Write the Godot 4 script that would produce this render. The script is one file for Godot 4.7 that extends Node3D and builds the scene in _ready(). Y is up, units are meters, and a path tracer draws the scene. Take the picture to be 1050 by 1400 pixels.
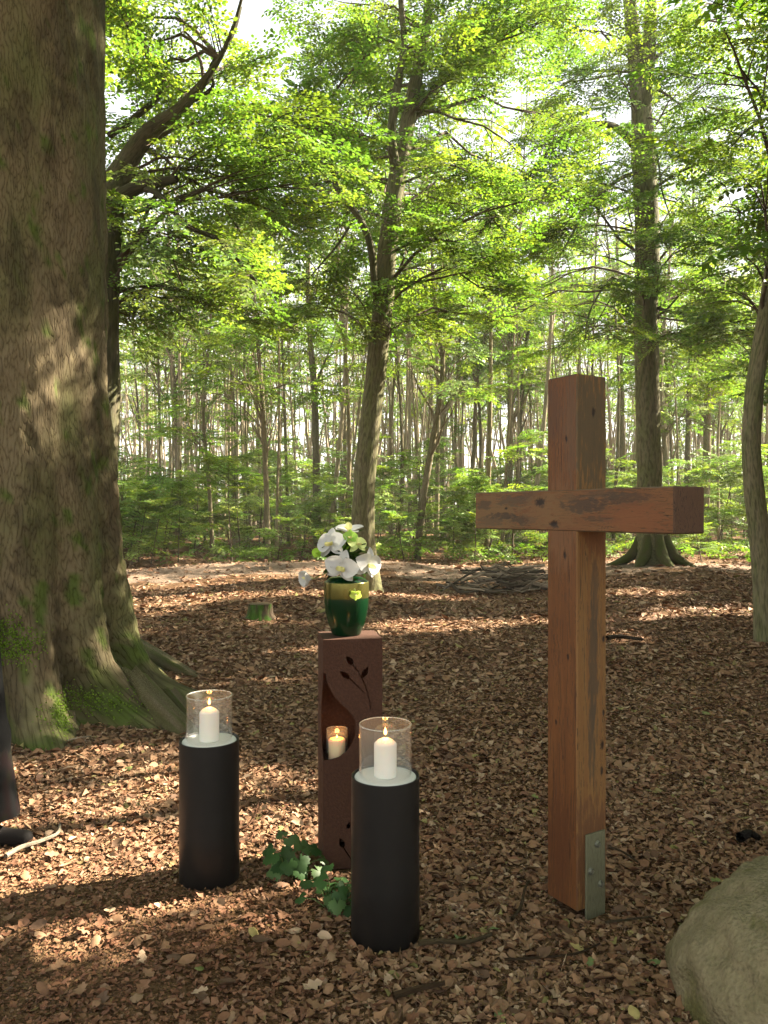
extends Node3D
# A clearing in a beech wood: wooden cross, rusted pillar with an urn, two candle pedestals.
# Photograph 1050 x 1400, level camera 1.55 m above the ground, focal length 1064 px.
const FOCAL := 1064.0
const EYE := 1.55
var to_sun := Vector3(0.93, 0.0, -0.36).normalized() * cos(deg_to_rad(37.0)) + Vector3.UP * sin(deg_to_rad(37.0))
var M := {}
var taken := {}
var sun_gaps: Array = []      # [point, radius]: gaps in the canopy that let sun through to that point
var sky_gaps: Array = []      # [direction, cosine of half angle]: openings of the canopy to the sky
var spray_near: Geo
var spray_mid: Geo
var spray_far: Geo
var spray_shade: Geo
var tints := {}
var hill := FastNoiseLite.new()
var rough := FastNoiseLite.new()

# ------------------------------------------------------------------ geometry helpers
class Geo:
	var v := PackedVector3Array()
	var n := PackedVector3Array()
	var uv := PackedVector2Array()
	var c := PackedColorArray()
	var ix := PackedInt32Array()
	func vert(p: Vector3, nn: Vector3, u := Vector2.ZERO, col := Color.WHITE) -> int:
		v.push_back(p); n.push_back(nn); uv.push_back(u); c.push_back(col)
		return v.size() - 1
	func tri(a: int, b: int, d: int) -> void:
		var g := (v[b] - v[a]).cross(v[d] - v[a])
		if g.dot(n[a] + n[b] + n[d]) > 0.0:
			ix.push_back(a); ix.push_back(d); ix.push_back(b)
		else:
			ix.push_back(a); ix.push_back(b); ix.push_back(d)
	func quad(a: int, b: int, d: int, e: int) -> void:
		tri(a, b, d); tri(a, d, e)
	func flat(pts: Array, uvs: Array = [], col := Color.WHITE, nn := Vector3.ZERO) -> void:
		var g: Vector3 = nn if nn != Vector3.ZERO else (pts[1] - pts[0]).cross(pts[2] - pts[0]).normalized()
		var first := v.size()
		for i in pts.size():
			vert(pts[i], g, uvs[i] if i < uvs.size() else Vector2.ZERO, col)
		for i in range(1, pts.size() - 1):
			tri(first, first + i, first + i + 1)
	func tube(pts: Array, radii: Array, sides := 8, col := Color.WHITE, cap_start := false, cap_end := true, uscale := 1.0) -> void:
		var up := Vector3.UP
		var along := 0.0
		var d0: Vector3 = (pts[1] - pts[0]).normalized()
		if absf(d0.dot(up)) > 0.9:
			up = Vector3.RIGHT
		var a := d0.cross(up).normalized()
		var first := v.size()
		var m := pts.size()
		for i in m:
			var d: Vector3
			if i == 0:
				d = d0
			elif i == m - 1:
				d = (pts[i] - pts[i - 1]).normalized()
			else:
				d = (pts[i + 1] - pts[i - 1]).normalized()
			a = (a - d * a.dot(d)).normalized()
			var b := d.cross(a)
			if i > 0:
				along += pts[i].distance_to(pts[i - 1])
			for k in sides + 1:
				var t := TAU * k / sides
				var o := a * cos(t) + b * sin(t)
				vert(pts[i] + o * float(radii[i]), o, Vector2(uscale * k / sides, along), col)
		for i in m - 1:
			for k in sides:
				var q := first + i * (sides + 1) + k
				quad(q, q + 1, q + sides + 2, q + sides + 1)
		for e in [[cap_start, 0, -1.0], [cap_end, m - 1, 1.0]]:
			if not e[0]:
				continue
			var at: int = e[1]
			var dd: Vector3 = ((pts[1] - pts[0]) if at == 0 else (pts[m - 1] - pts[m - 2])).normalized() * float(e[2])
			var mid := vert(pts[at], dd, Vector2(0.5, along), col)
			var ring := v.size()
			for k in sides + 1:
				vert(v[first + at * (sides + 1) + k], dd, Vector2(0.5 + 0.1 * k / sides, along), col)
			for k in sides:
				tri(mid, ring + k, ring + k + 1)
	# rows of points (rows run up, columns run round); smooth normals from the neighbours
	func sheet(rows: Array, wrap := false, cols: Array = [], us := 1.0, vs := 1.0, away := Vector3.INF) -> void:
		var h := rows.size()
		var w: int = rows[0].size()
		var first := v.size()
		for i in h:
			for j in w:
				var l: int = j - 1
				var r: int = j + 1
				if wrap:
					l = (j - 1) if j > 0 else w - 2
					r = (j + 1) if j < w - 1 else 1
				var du: Vector3 = rows[i][mini(r, w - 1)] - rows[i][maxi(l, 0)]
				var dv: Vector3 = rows[mini(i + 1, h - 1)][j] - rows[maxi(i - 1, 0)][j]
				var nn := du.cross(dv)
				nn = nn.normalized() if nn.length_squared() > 1e-16 else Vector3.UP
				if away != Vector3.INF and nn.dot(rows[i][j] - away) < 0.0:
					nn = -nn
				vert(rows[i][j], nn, Vector2(us * j / (w - 1.0), vs * i / (h - 1.0)), cols[i][j] if cols.size() else Color.WHITE)
		for i in h - 1:
			for j in w - 1:
				var q := first + i * w + j
				quad(q, q + 1, q + w + 1, q + w)
	# profile of [radius, height] turned round y
	func lathe(profile: Array, at := Vector3.ZERO, sides := 40, col := Color.WHITE) -> void:
		var first := v.size()
		var m := profile.size()
		for i in m:
			var p: Vector2 = profile[i]
			var t: Vector2 = profile[mini(i + 1, m - 1)] - profile[maxi(i - 1, 0)]
			var nn := Vector2(t.y, -t.x).normalized()
			for k in sides + 1:
				var g := TAU * k / sides
				vert(at + Vector3(cos(g) * p.x, p.y, sin(g) * p.x), Vector3(cos(g) * nn.x, nn.y, sin(g) * nn.x), Vector2(float(k) / sides, p.y), col)
		for i in m - 1:
			for k in sides:
				var q := first + i * (sides + 1) + k
				quad(q, q + 1, q + sides + 2, q + sides + 1)
	func box(at: Vector3, size: Vector3, b := 0.004, basis := Basis(), col := Color.WHITE) -> void:
		var hs := size * 0.5
		for ax in 3:
			for s in [-1.0, 1.0]:
				var pts := []
				for q in [[-1.0, -1.0], [1.0, -1.0], [1.0, 1.0], [-1.0, 1.0]]:
					var p := Vector3.ZERO
					p[ax] = hs[ax] * s
					p[(ax + 1) % 3] = (hs[(ax + 1) % 3] - b) * q[0]
					p[(ax + 2) % 3] = (hs[(ax + 2) % 3] - b) * q[1]
					pts.append(at + basis * p)
				var nn := Vector3.ZERO
				nn[ax] = s
				flat(pts, [Vector2(0, 0), Vector2(1, 0), Vector2(1, 1), Vector2(0, 1)], col, basis * nn)
		for ax in 3:
			var o1: int = (ax + 1) % 3
			var o2: int = (ax + 2) % 3
			for s1 in [-1.0, 1.0]:
				for s2 in [-1.0, 1.0]:
					var pts := []
					for q in [[-1.0, 0], [1.0, 0], [1.0, 1], [-1.0, 1]]:
						var p := Vector3.ZERO
						p[ax] = (hs[ax] - b) * q[0]
						p[o1] = (hs[o1] - (b if q[1] else 0.0)) * s1
						p[o2] = (hs[o2] - (0.0 if q[1] else b)) * s2
						pts.append(at + basis * p)
					var nn := Vector3.ZERO
					nn[o1] = s1
					nn[o2] = s2
					flat(pts, [], col, (basis * nn).normalized())
		for sx in [-1.0, 1.0]:
			for sy in [-1.0, 1.0]:
				for sz in [-1.0, 1.0]:
					var pts := []
					for ax in 3:
						var p := Vector3(hs.x * sx, hs.y * sy, hs.z * sz)
						for o in 3:
							if o != ax:
								p[o] -= b * signf(p[o])
						pts.append(at + basis * p)
					flat(pts, [], col, (basis * Vector3(sx, sy, sz)).normalized())
	func surface(into: ArrayMesh, mat: Material) -> void:
		if ix.is_empty():
			return
		var a := []
		a.resize(Mesh.ARRAY_MAX)
		a[Mesh.ARRAY_VERTEX] = v
		a[Mesh.ARRAY_NORMAL] = n
		a[Mesh.ARRAY_TEX_UV] = uv
		a[Mesh.ARRAY_COLOR] = c
		a[Mesh.ARRAY_INDEX] = ix
		into.add_surface_from_arrays(Mesh.PRIMITIVE_TRIANGLES, a)
		into.surface_set_material(into.get_surface_count() - 1, mat)
	func mesh(mat: Material) -> ArrayMesh:
		var m := ArrayMesh.new()
		surface(m, mat)
		return m

func numbered(called: String) -> String:
	var k: int = taken.get(called, 0)
	taken[called] = k + 1
	return called if k == 0 else "%s_%03d" % [called, k]

func thing(called: String, label: String, category: String, at := Vector3.ZERO, group := "", kind := "") -> Node3D:
	var o := Node3D.new()
	o.name = numbered(called)
	add_child(o)
	o.position = at
	return tag(o, label, category, group, kind)

func tag(o: Node3D, label: String, category := "", group := "", kind := "") -> Node3D:
	if label: o.set_meta("label", label)
	if category: o.set_meta("category", category)
	if group: o.set_meta("group", group)
	if kind: o.set_meta("kind", kind)
	return o

func part(called: String, m: Mesh, parent: Node3D, at := Vector3.ZERO) -> MeshInstance3D:
	var o := MeshInstance3D.new()
	o.name = called if parent != self else numbered(called)
	o.mesh = m
	parent.add_child(o, true)
	o.position = at
	return o

func px(x: float, y: float, d: float) -> Vector3:
	return Vector3((x - 525.0) / FOCAL * d, EYE - (y - 700.0) / FOCAL * d, -d)

func gh(x: float, z: float) -> float:   # height of the ground
	var d := Vector2(x, z + 3.0).length()
	return hill.get_noise_2d(x, z) * 0.30 * smoothstep(4.0, 14.0, d) + rough.get_noise_2d(x, z) * 0.012

func ground_at(p: Vector3) -> Vector3:
	return Vector3(p.x, gh(p.x, p.z), p.z)

func gp(x: float, y: float) -> Vector3:   # the point of the level ground that a pixel shows
	var d := EYE * FOCAL / (y - 700.0)
	return ground_at(Vector3((x - 525.0) / FOCAL * d, 0, -d))

func mat(col: Color, roughness := 0.8, spec := 0.5) -> StandardMaterial3D:   # col: linear base colour
	var m := StandardMaterial3D.new()
	m.albedo_color = col.linear_to_srgb()
	m.roughness = roughness
	m.metallic_specular = spec
	return m

func tinted(roughness := 0.8, spec := 0.4) -> StandardMaterial3D:   # colour from the vertices (linear)
	var m := mat(Color.WHITE, roughness, spec)
	m.vertex_color_use_as_albedo = true
	return m

func noise(sd: int, freq: float, oct := 4, kind := FastNoiseLite.TYPE_SIMPLEX_SMOOTH) -> FastNoiseLite:
	var f := FastNoiseLite.new()
	f.seed = sd
	f.frequency = freq
	f.noise_type = kind
	f.fractal_octaves = oct
	return f

func noise_tex(sd: int, freq: float, ramp: Array, size := 512, oct := 5) -> NoiseTexture2D:   # ramp: [offset, linear colour] ...
	var t := NoiseTexture2D.new()
	t.width = size
	t.height = size
	t.seamless = true
	t.noise = noise(sd, freq, oct)
	var g := Gradient.new()
	var off := PackedFloat32Array()
	var cols := PackedColorArray()
	for r in ramp:
		off.push_back(r[0])
		cols.push_back((r[1] as Color).linear_to_srgb())
	g.offsets = off
	g.colors = cols
	t.color_ramp = g
	return t

func grey_tex(sd: int, freq: float, size := 512, oct := 5) -> NoiseTexture2D:
	var t := NoiseTexture2D.new()
	t.width = size
	t.height = size
	t.seamless = true
	t.noise = noise(sd, freq, oct)
	return t

func jit(rng: RandomNumberGenerator, a: float) -> Vector3:
	return Vector3(rng.randf_range(-a, a), rng.randf_range(-a, a), rng.randf_range(-a, a))

# ------------------------------------------------------------------ the scene
func _ready() -> void:
	hill.seed = 5
	hill.frequency = 0.09
	hill.fractal_octaves = 2
	rough.seed = 9
	rough.frequency = 0.9
	rough.fractal_octaves = 3
	var cam := Camera3D.new()
	cam.name = "camera"
	cam.fov = rad_to_deg(2.0 * atan(700.0 / FOCAL))
	cam.near = 0.05
	cam.far = 900.0
	cam.position = Vector3(0, EYE, 0)
	add_child(cam)
	cam.current = true
	var env := Environment.new()
	env.background_mode = Environment.BG_SKY
	var sm := ProceduralSkyMaterial.new()
	sm.sky_top_color = Color(0.43, 0.45, 0.47)
	sm.sky_horizon_color = Color(0.58, 0.575, 0.56)
	sm.sky_curve = 0.2
	sm.ground_bottom_color = Color(0.2, 0.17, 0.12)
	sm.ground_horizon_color = Color(0.55, 0.52, 0.45)
	sm.sun_angle_max = 8.0
	var sky := Sky.new()
	sky.sky_material = sm
	env.sky = sky
	env.tonemap_mode = Environment.TONE_MAPPER_LINEAR
	env.tonemap_exposure = 8.5
	env.fog_enabled = true
	env.fog_density = 0.0011
	env.fog_light_color = Color(0.96, 0.95, 0.90)
	env.sdfgi_enabled = true
	env.ssao_enabled = true
	env.ssil_enabled = true
	var we := WorldEnvironment.new()
	we.name = "environment"
	we.environment = env
	add_child(we)
	var sun := DirectionalLight3D.new()
	sun.name = "sun"
	sun.light_color = Color(1.0, 0.95, 0.86)
	sun.light_energy = 1.6
	sun.light_angular_distance = 0.5
	sun.shadow_enabled = true
	add_child(sun)
	sun.look_at_from_position(to_sun * 50.0, Vector3.ZERO)

	make_gaps()
	make_materials()
	make_leaf_sprays()
	make_ground()
	make_big_beech(); make_near_trees()
	make_wood()
	make_shade_trees()
	make_undergrowth()
	make_cross(); make_pillar(); make_urn(); make_flowers(); make_pedestals()
	make_boulder(); make_stump(); make_brush_pile(); make_plants(); make_sticks(); make_person()
	make_litter()

func make_gaps() -> void:
	# sunlit ground by the candle pedestal (its own shadow runs through it)
	for g in [[20, 1100, .30], [75, 1085, .26], [110, 1120, .30], [170, 1100, .30], [215, 1085, .24], [240, 1120, .24], [60, 1170, .26], [130, 1180, .22], [190, 1160, .22],
			[20, 1240, .22], [100, 1235, .2], [160, 1260, .16], [230, 1245, .16], [290, 1238, .12], [60, 1285, .08], [-60, 1180, .4],
			[290, 1100, .2], [340, 1085, .16], [390, 1075, .15], [410, 1095, .12], [150, 1040, .10], [90, 1030, .10]]:
		sun_gaps.append([gp(g[0], g[1]), g[2] + .16, .25])
	# small flecks farther off
	for g in [[560, 855, .25], [600, 866, .30], [640, 858, .34], [690, 852, .2], [840, 850, .25], [835, 870, .12], [930, 836, .3], [970, 838, .35], [1010, 834, .2], [900, 812, .2], [850, 812, .2],
			[230, 797, .8], [290, 792, .8], [350, 789, .8], [410, 786, .8], [560, 768, 1.0], [640, 765, 1.0], [740, 762, 1.0], [850, 770, .8], [940, 775, .8], [1000, 765, 1.0],
			[180, 800, .4], [355, 852, .12], [460, 890, .12]]:
		sun_gaps.append([gp(g[0], g[1]), g[2] + .06, .25])
	# the big trunk, its roots and the flowers
	for g in [[84, 478, 5.73, .20], [70, 510, 5.7, .20], [60, 535, 5.7, .14], [110, 900, 5.7, .12], [505, 772, 3.5, .05], [300, 322, 8.5, .3], [225, 270, 8.6, .2], [340, 370, 8.5, .2]]:
		sun_gaps.append([px(g[0], g[1], g[2]), g[3], .25])
	# foliage of the bowed beech that stands in the sun
	for g in [[1000, 60, 9.4, .5], [1035, 130, 9.4, .5], [990, 190, 9.6, .5], [1040, 250, 9.4, .5], [1000, 310, 9.6, .5], [1040, 380, 9.4, .4], [950, 120, 17.0, .7], [980, 260, 17.0, .7], [960, 370, 17.0, .7], [1020, 440, 17.0, .6]]:
		sun_gaps.append([px(g[0], g[1], g[2]), g[3], 2.6])
	for g in [[375, 75, 46], [330, 30, 40], [405, 105, 30], [265, 60, 26], [700, 150, 40], [690, 180, 28], [985, 20, 26], [415, 60, 30], [360, 150, 14], [440, 20, 26], [170, 110, 14], [255, 165, 14], [395, 330, 10]]:
		sky_gaps.append([(px(g[0], g[1], 1.0) - Vector3(0, EYE, 0)).normalized(), cos(atan(g[2] * 0.72 / FOCAL))])

func lit_by_gap(p: Vector3, r: float) -> bool:
	for g in sun_gaps:
		var d: Vector3 = p - g[0]
		var t := d.dot(to_sun)
		if t < float(g[2]):
			continue
		var lim: float = float(g[1]) + r
		if (d - to_sun * t).length_squared() < lim * lim:
			return true
	return false

func open_to_sky(p: Vector3) -> bool:
	var d := (p - Vector3(0, EYE, 0)).normalized()
	for g in sky_gaps:
		if d.dot(g[0]) > float(g[1]):
			return true
	return false

func make_materials() -> void:
	var leaf := tinted(0.5, 0.4)
	leaf.backlight_enabled = true
	leaf.backlight = Color(0.93, 1.0, 0.60)
	leaf.cull_mode = BaseMaterial3D.CULL_DISABLED
	M.leaf = leaf
	var dry := tinted(0.75, 0.35)
	dry.backlight_enabled = true
	dry.backlight = Color(0.3, 0.26, 0.2)
	dry.cull_mode = BaseMaterial3D.CULL_DISABLED
	M.dry_leaf = dry
	var bark := tinted(0.9, 0.25)
	bark.albedo_texture = noise_tex(21, 0.02, [[0.0, Color(.35, .35, .33)], [0.45, Color(.75, .75, .72)], [0.62, Color(1, 1, .97)], [1.0, Color(.62, .66, .5)]])
	bark.uv1_scale = Vector3(1.0, 0.35, 1)
	bark.heightmap_enabled = true
	bark.heightmap_texture = grey_tex(22, 0.03)
	bark.heightmap_scale = 0.6
	M.bark = bark
	var big := tinted(0.92, 0.25)
	var rid := noise_tex(61, 0.034, [[0.0, Color(1, 1, .97)], [0.4, Color(.93, .92, .89)], [0.66, Color(.80, .78, .72)], [0.84, Color(.52, .49, .43)], [1.0, Color(.27, .25, .21)]], 1024, 5)
	(rid.noise as FastNoiseLite).fractal_type = FastNoiseLite.FRACTAL_RIDGED
	big.albedo_texture = rid
	big.uv1_scale = Vector3(4.0, 0.20, 1.0)
	big.heightmap_enabled = true
	big.heightmap_texture = rid
	big.heightmap_scale = 1.6
	M.big_bark = big
	var root: StandardMaterial3D = big.duplicate()
	root.uv1_scale = Vector3(1.0, 0.55, 1.0)
	M.root_bark = root
	M.twig = tinted(0.9, 0.25)
	M.moss = tinted(0.95, 0.1)
	M.moss.backlight_enabled = true
	M.moss.backlight = Color(.6, .6, .4)
	var earth := tinted(0.95, 0.15)
	earth.albedo_texture = noise_tex(31, 0.03, [[0.0, Color(.25, .22, .2)], [0.4, Color(.6, .55, .5)], [0.6, Color(.95, .9, .85)], [1.0, Color(1.0, .9, .75)]], 1024)
	earth.uv1_triplanar = true
	earth.uv1_world_triplanar = true
	earth.uv1_scale = Vector3(0.7, 0.7, 0.7)
	earth.heightmap_enabled = true
	earth.heightmap_texture = grey_tex(32, 0.06, 1024)
	earth.heightmap_scale = 2.0
	M.earth = earth

# ------------------------------------------------------------------ leaves
func leaf_blade(g: Geo, at: Vector3, dir: Vector3, up: Vector3, l: float, w: float, col: Color, fine: bool) -> void:
	var side := dir.cross(up).normalized() * w
	var nn := up
	var b := g.vert(at, nn, Vector2.ZERO, col)
	var e := g.vert(at + dir * l - up * l * 0.12, nn, Vector2.ZERO, col)
	if fine:
		var l1 := g.vert(at + dir * l * 0.32 + side * 0.9 + up * w * 0.25, (nn - side * 2.0).normalized(), Vector2.ZERO, col)
		var l2 := g.vert(at + dir * l * 0.68 + side * 0.78 + up * w * 0.2, (nn - side * 2.0).normalized(), Vector2.ZERO, col)
		var r1 := g.vert(at + dir * l * 0.32 - side * 0.9 + up * w * 0.25, (nn + side * 2.0).normalized(), Vector2.ZERO, col)
		var r2 := g.vert(at + dir * l * 0.68 - side * 0.78 + up * w * 0.2, (nn + side * 2.0).normalized(), Vector2.ZERO, col)
		g.quad(b, l1, l2, e)
		g.quad(b, r1, r2, e)
	else:
		var l1 := g.vert(at + dir * l * 0.45 + side + up * w * 0.2, nn, Vector2.ZERO, col)
		var r1 := g.vert(at + dir * l * 0.45 - side + up * w * 0.2, nn, Vector2.ZERO, col)
		g.tri(b, l1, e)
		g.tri(b, r1, e)

func make_spray(sd: int, twigs: int, per: int, leaf_len: float, fine: bool) -> Geo:
	var rng := RandomNumberGenerator.new()
	rng.seed = sd
	var g := Geo.new()
	var t := g
	var brown := Color(.05, .035, .02, .5)    # alpha marks wood
	var main := []
	for i in 6:
		var f := i / 5.0
		main.append(Vector3(f, 0.10 * sin(f * 2.6) - 0.12 * f * f, 0.06 * sin(f * 5.0)))
	t.tube(main, [.007, .006, .005, .004, .003, .0015], 3, brown, false, false)
	for k in twigs:
		var f := 0.06 + 0.92 * k / (twigs - 1.0)
		var side := 1.0 if k % 2 == 0 else -1.0
		var o := Vector3(f, 0.10 * sin(f * 2.6) - 0.12 * f * f, 0.06 * sin(f * 5.0))
		var ln := (0.46 - 0.3 * f) * rng.randf_range(0.75, 1.2)
		var dir := Vector3(rng.randf_range(0.5, 0.95), rng.randf_range(-0.16, 0.12), side).normalized()
		var tip := o + dir * ln - Vector3(0, 0.05 * ln, 0)
		t.tube([o, (o + tip) * 0.5 + Vector3(0, .012, 0), tip], [.003, .0022, .001], 3, brown, false, false)
		for j in per:
			var q := (j + 0.6) / per
			var s2 := 1.0 if j % 2 == 0 else -1.0
			var p := o.lerp(tip, q) + Vector3(0, .012 * sin(q * 3.0), 0)
			var across := dir.cross(Vector3.UP).normalized() * s2
			var ld := (dir * rng.randf_range(.4, 1.0) + across * rng.randf_range(.5, 1.0) + Vector3(0, rng.randf_range(-.35, .1), 0)).normalized()
			if j == per - 1:
				ld = (dir + Vector3(0, rng.randf_range(-.3, .1), 0)).normalized()
			var up := (Vector3.UP + jit(rng, 0.45)).normalized()
			up = (up - ld * up.dot(ld)).normalized()
			var ll := leaf_len * rng.randf_range(.75, 1.15)
			var y := rng.randf_range(.75, 1.2)
			leaf_blade(g, p, ld, up, ll, ll * 0.31, Color(y * rng.randf_range(.9, 1.15), y, y * rng.randf_range(.75, 1.1)), fine)
	return g

func make_leaf_sprays() -> void:
	spray_near = make_spray(101, 15, 7, 0.076, true)
	spray_mid = make_spray(102, 12, 6, 0.115, false)
	spray_far = make_spray(103, 9, 4, 0.17, false)
	spray_shade = make_spray(104, 9, 5, 0.135, false)

func lay_spray(into: Array, at: Vector3, out_dir: Vector3, s: float, rng: RandomNumberGenerator, tilt := 0.3) -> void:
	var x := (out_dir + jit(rng, 0.5)).normalized()
	x.y = clampf(x.y, -0.45, 0.3)
	x = x.normalized()
	var up := (Vector3.UP + jit(rng, tilt)).normalized()
	var z := x.cross(up).normalized()
	var b := Basis(x, z.cross(x), z).scaled_local(Vector3.ONE * s * rng.randf_range(.8, 1.2))
	into.append(Transform3D(b, at - x * s * 0.45))

func tint_of(m: Geo, tone: Color, k: int) -> PackedColorArray:
	var key := [m.get_instance_id(), tone, k]
	if not tints.has(key):
		var rng := RandomNumberGenerator.new()
		rng.seed = 40 + k
		var y := lerpf(.72, 1.28, k / 9.0)
		var t := Color(tone.r * y * rng.randf_range(.85, 1.25), tone.g * y, tone.b * y * rng.randf_range(.7, 1.2))
		var a := PackedColorArray()
		for c in m.c:
			a.push_back(Color(c.r, c.g, c.b) if c.a < .9 else Color(c.r * t.r, c.g * t.g, c.b * t.b))
		tints[key] = a
	return tints[key]

# all sprays of one crown joined; those in the gaps of the canopy are left out
func crown(parent: Node3D, xf: Array, m: Geo, tone: Color, rng: RandomNumberGenerator, size: float, called := "crown", gaps := true) -> void:
	var g := Geo.new()
	for t: Transform3D in xf:
		var mid: Vector3 = t.origin + t.basis.x * 0.5
		if gaps and lit_by_gap(mid, size * 0.30):
			continue
		if gaps and open_to_sky(mid) and rng.randf() < 0.93:
			continue
		var off := g.v.size()
		g.v.append_array(Transform3D(t.basis, t.origin - parent.position) * m.v)
		g.n.append_array(Transform3D(t.basis.orthonormalized(), Vector3.ZERO) * m.n)
		g.c.append_array(tint_of(m, tone, rng.randi() % 10))
		for i in m.ix:
			g.ix.push_back(i + off)
	if g.v.is_empty():
		return
	g.uv.resize(g.v.size())
	part(called, g.mesh(M.leaf), parent)

func bough(a: Vector3, b: Vector3, lift: float, rng: RandomNumberGenerator, steps := 5) -> Array:
	var pts := []
	var l := a.distance_to(b)
	for i in steps + 1:
		var f := float(i) / steps
		var p := a.lerp(b, f) + Vector3(0, lift * sin(f * PI), 0)
		if i > 0 and i < steps:
			p += jit(rng, l * 0.035)
		pts.append(p)
	return pts

func taper(r0: float, r1: float, m: int) -> Array:
	var a := []
	for i in m:
		a.append(lerpf(r0, r1, pow(i / (m - 1.0), 0.8)))
	return a

# foliage in flat layers: boughs from a stem to clusters, each cluster a tier of sprays
func tier(wood: Geo, leaves: Array, from: Vector3, centre: Vector3, spread: float, count: int, s: float, rng: RandomNumberGenerator, r := 0.03, col := Color(.08, .06, .04)) -> void:
	var pts := bough(from, centre, from.distance_to(centre) * 0.12, rng)
	wood.tube(pts, taper(r, r * 0.3, pts.size()), 5, col, false, false)
	var out := centre - from
	out.y = 0
	out = out.normalized() if out.length() > 0.01 else Vector3.RIGHT
	for k in count:
		var a := rng.randf() * TAU
		var q := sqrt(rng.randf()) * spread
		var o := Vector3(cos(a) * q, rng.randfn(0.0, 0.13) * spread - 0.10 * q, sin(a) * q)
		lay_spray(leaves, centre + o, out * 0.6 + o.normalized(), s, rng)
	for k in 3:
		var a := rng.randf() * TAU
		var e := centre + Vector3(cos(a), -.08, sin(a)) * spread * .8
		var f: Vector3 = pts[rng.randi_range(2, pts.size() - 2)]
		var p2 := bough(f, e, 0.1, rng, 3)
		wood.tube(p2, taper(r * 0.45, r * 0.12, p2.size()), 4, col, false, false)

# a stem along points, displaced like bark, with UV and colours
func stem(g: Geo, pts: Array, radii: Array, sides: int, bump: float, base: Color, green: Color, sd: int) -> void:
	var nz := noise(sd, 1.0, 3)
	var rows := []
	var cols := []
	var a := Vector3.RIGHT
	var curve := Curve3D.new()
	for i in pts.size():
		var prev: Vector3 = pts[maxi(i - 1, 0)]
		var next: Vector3 = pts[mini(i + 1, pts.size() - 1)]
		var tan := (next - prev) * 0.17
		curve.add_point(pts[i], -tan, tan)
	var m := pts.size()
	var per := 5
	for i in (m - 1) * per + 1:
		var k := mini(i / per, m - 2)
		var f := float(i - k * per) / per
		var p := curve.sample(k, f)
		var p2 := curve.sample(k, minf(f + 0.05, 1.0)) if f < 0.95 else p + (p - curve.sample(k, f - 0.05))
		var d := (p2 - p).normalized()
		a = (a - d * a.dot(d)).normalized()
		var b := d.cross(a)
		var r := lerpf(radii[k], radii[k + 1], f)
		var row := PackedVector3Array()
		var cr := PackedColorArray()
		for j in sides + 1:
			var t := TAU * (j % sides) / sides
			var o := a * cos(t) + b * sin(t)
			var nv := nz.get_noise_3d(o.x * 1.3 + sd, p.y * 1.2, o.z * 1.3)
			row.push_back(p + o * r * (1.0 + bump * nv))
			var gm := clampf(nz.get_noise_3d(o.x * 2.0, p.y * 2.5 + 40.0, o.z * 2.0) * 1.5 + 0.4, 0.0, 1.0)
			cr.push_back(base.lerp(green, gm))
		rows.append(row)
		cols.append(cr)
	g.sheet(rows, true, cols, 2.0, curve.get_baked_length() * 1.0)

# ------------------------------------------------------------------ the ground
func make_ground() -> void:
	var xs := PackedFloat32Array()
	var zs := PackedFloat32Array()
	var x := 0.0
	var step := 0.12
	var half := PackedFloat32Array()
	while x < 400.0:
		half.push_back(x)
		x += step
		if x > 4.0:
			step *= 1.09
	for i in range(half.size() - 1, 0, -1):
		xs.push_back(-half[i])
	xs.append_array(half)
	for i in range(half.size() - 1, 0, -1):
		zs.push_back(-half[i] - 4.0)
	for h in half:
		zs.push_back(h - 4.0)
	var nz := noise(41, 0.5, 4)
	var rows := []
	var cols := []
	for zz in zs:
		var row := PackedVector3Array()
		var cr := PackedColorArray()
		for xx in xs:
			row.push_back(Vector3(xx, gh(xx, zz), zz))
			var k := clampf(nz.get_noise_2d(xx, zz) * 1.3 + 0.5, 0.0, 1.0)
			cr.push_back(Color(.13, .075, .042).lerp(Color(.18, .115, .068), k))
		rows.append(row)
		cols.append(cr)
	var g := Geo.new()
	g.sheet(rows, false, cols, 1.0, 1.0, Vector3(0, -1e6, 0))
	var floor_ := part("ground", g.mesh(M.earth), self)
	tag(floor_, "forest floor covered with brown leaf litter", "ground", "", "structure")
	M.floor = floor_
	# the trodden path that crosses behind the clearing
	var pr := []
	var pc := []
	for i in 60:
		var f := i / 59.0
		var xx := lerpf(-26.0, 26.0, f)
		var zc := -20.5 - 1.6 * sin(xx * 0.10 + 0.4) + xx * 0.10
		var row := PackedVector3Array()
		var cr := PackedColorArray()
		for j in 13:
			var q := j / 12.0 - 0.5
			var wd := 5.0 + 0.9 * sin(xx * 0.9) + 0.6 * sin(xx * 2.3)
			var zz := zc + q * wd
			var e := smoothstep(0.5, 0.32, absf(q))
			row.push_back(Vector3(xx, gh(xx, zz) + 0.012 * e - 0.006, zz))
			var k := nz.get_noise_2d(xx * 2.0, zz * 3.0) * 0.5 + 0.5
			cr.push_back(Color(.20, .145, .11).lerp(Color(.33, .26, .205), k))
		pr.append(row)
		pc.append(cr)
	var pg := Geo.new()
	pg.sheet(pr, false, pc, 1.0, 1.0, Vector3(0, -1e6, 0))
	tag(part("path", pg.mesh(M.earth), self), "pale trodden earth path crossing the wood behind the clearing", "path", "", "structure")

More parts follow.
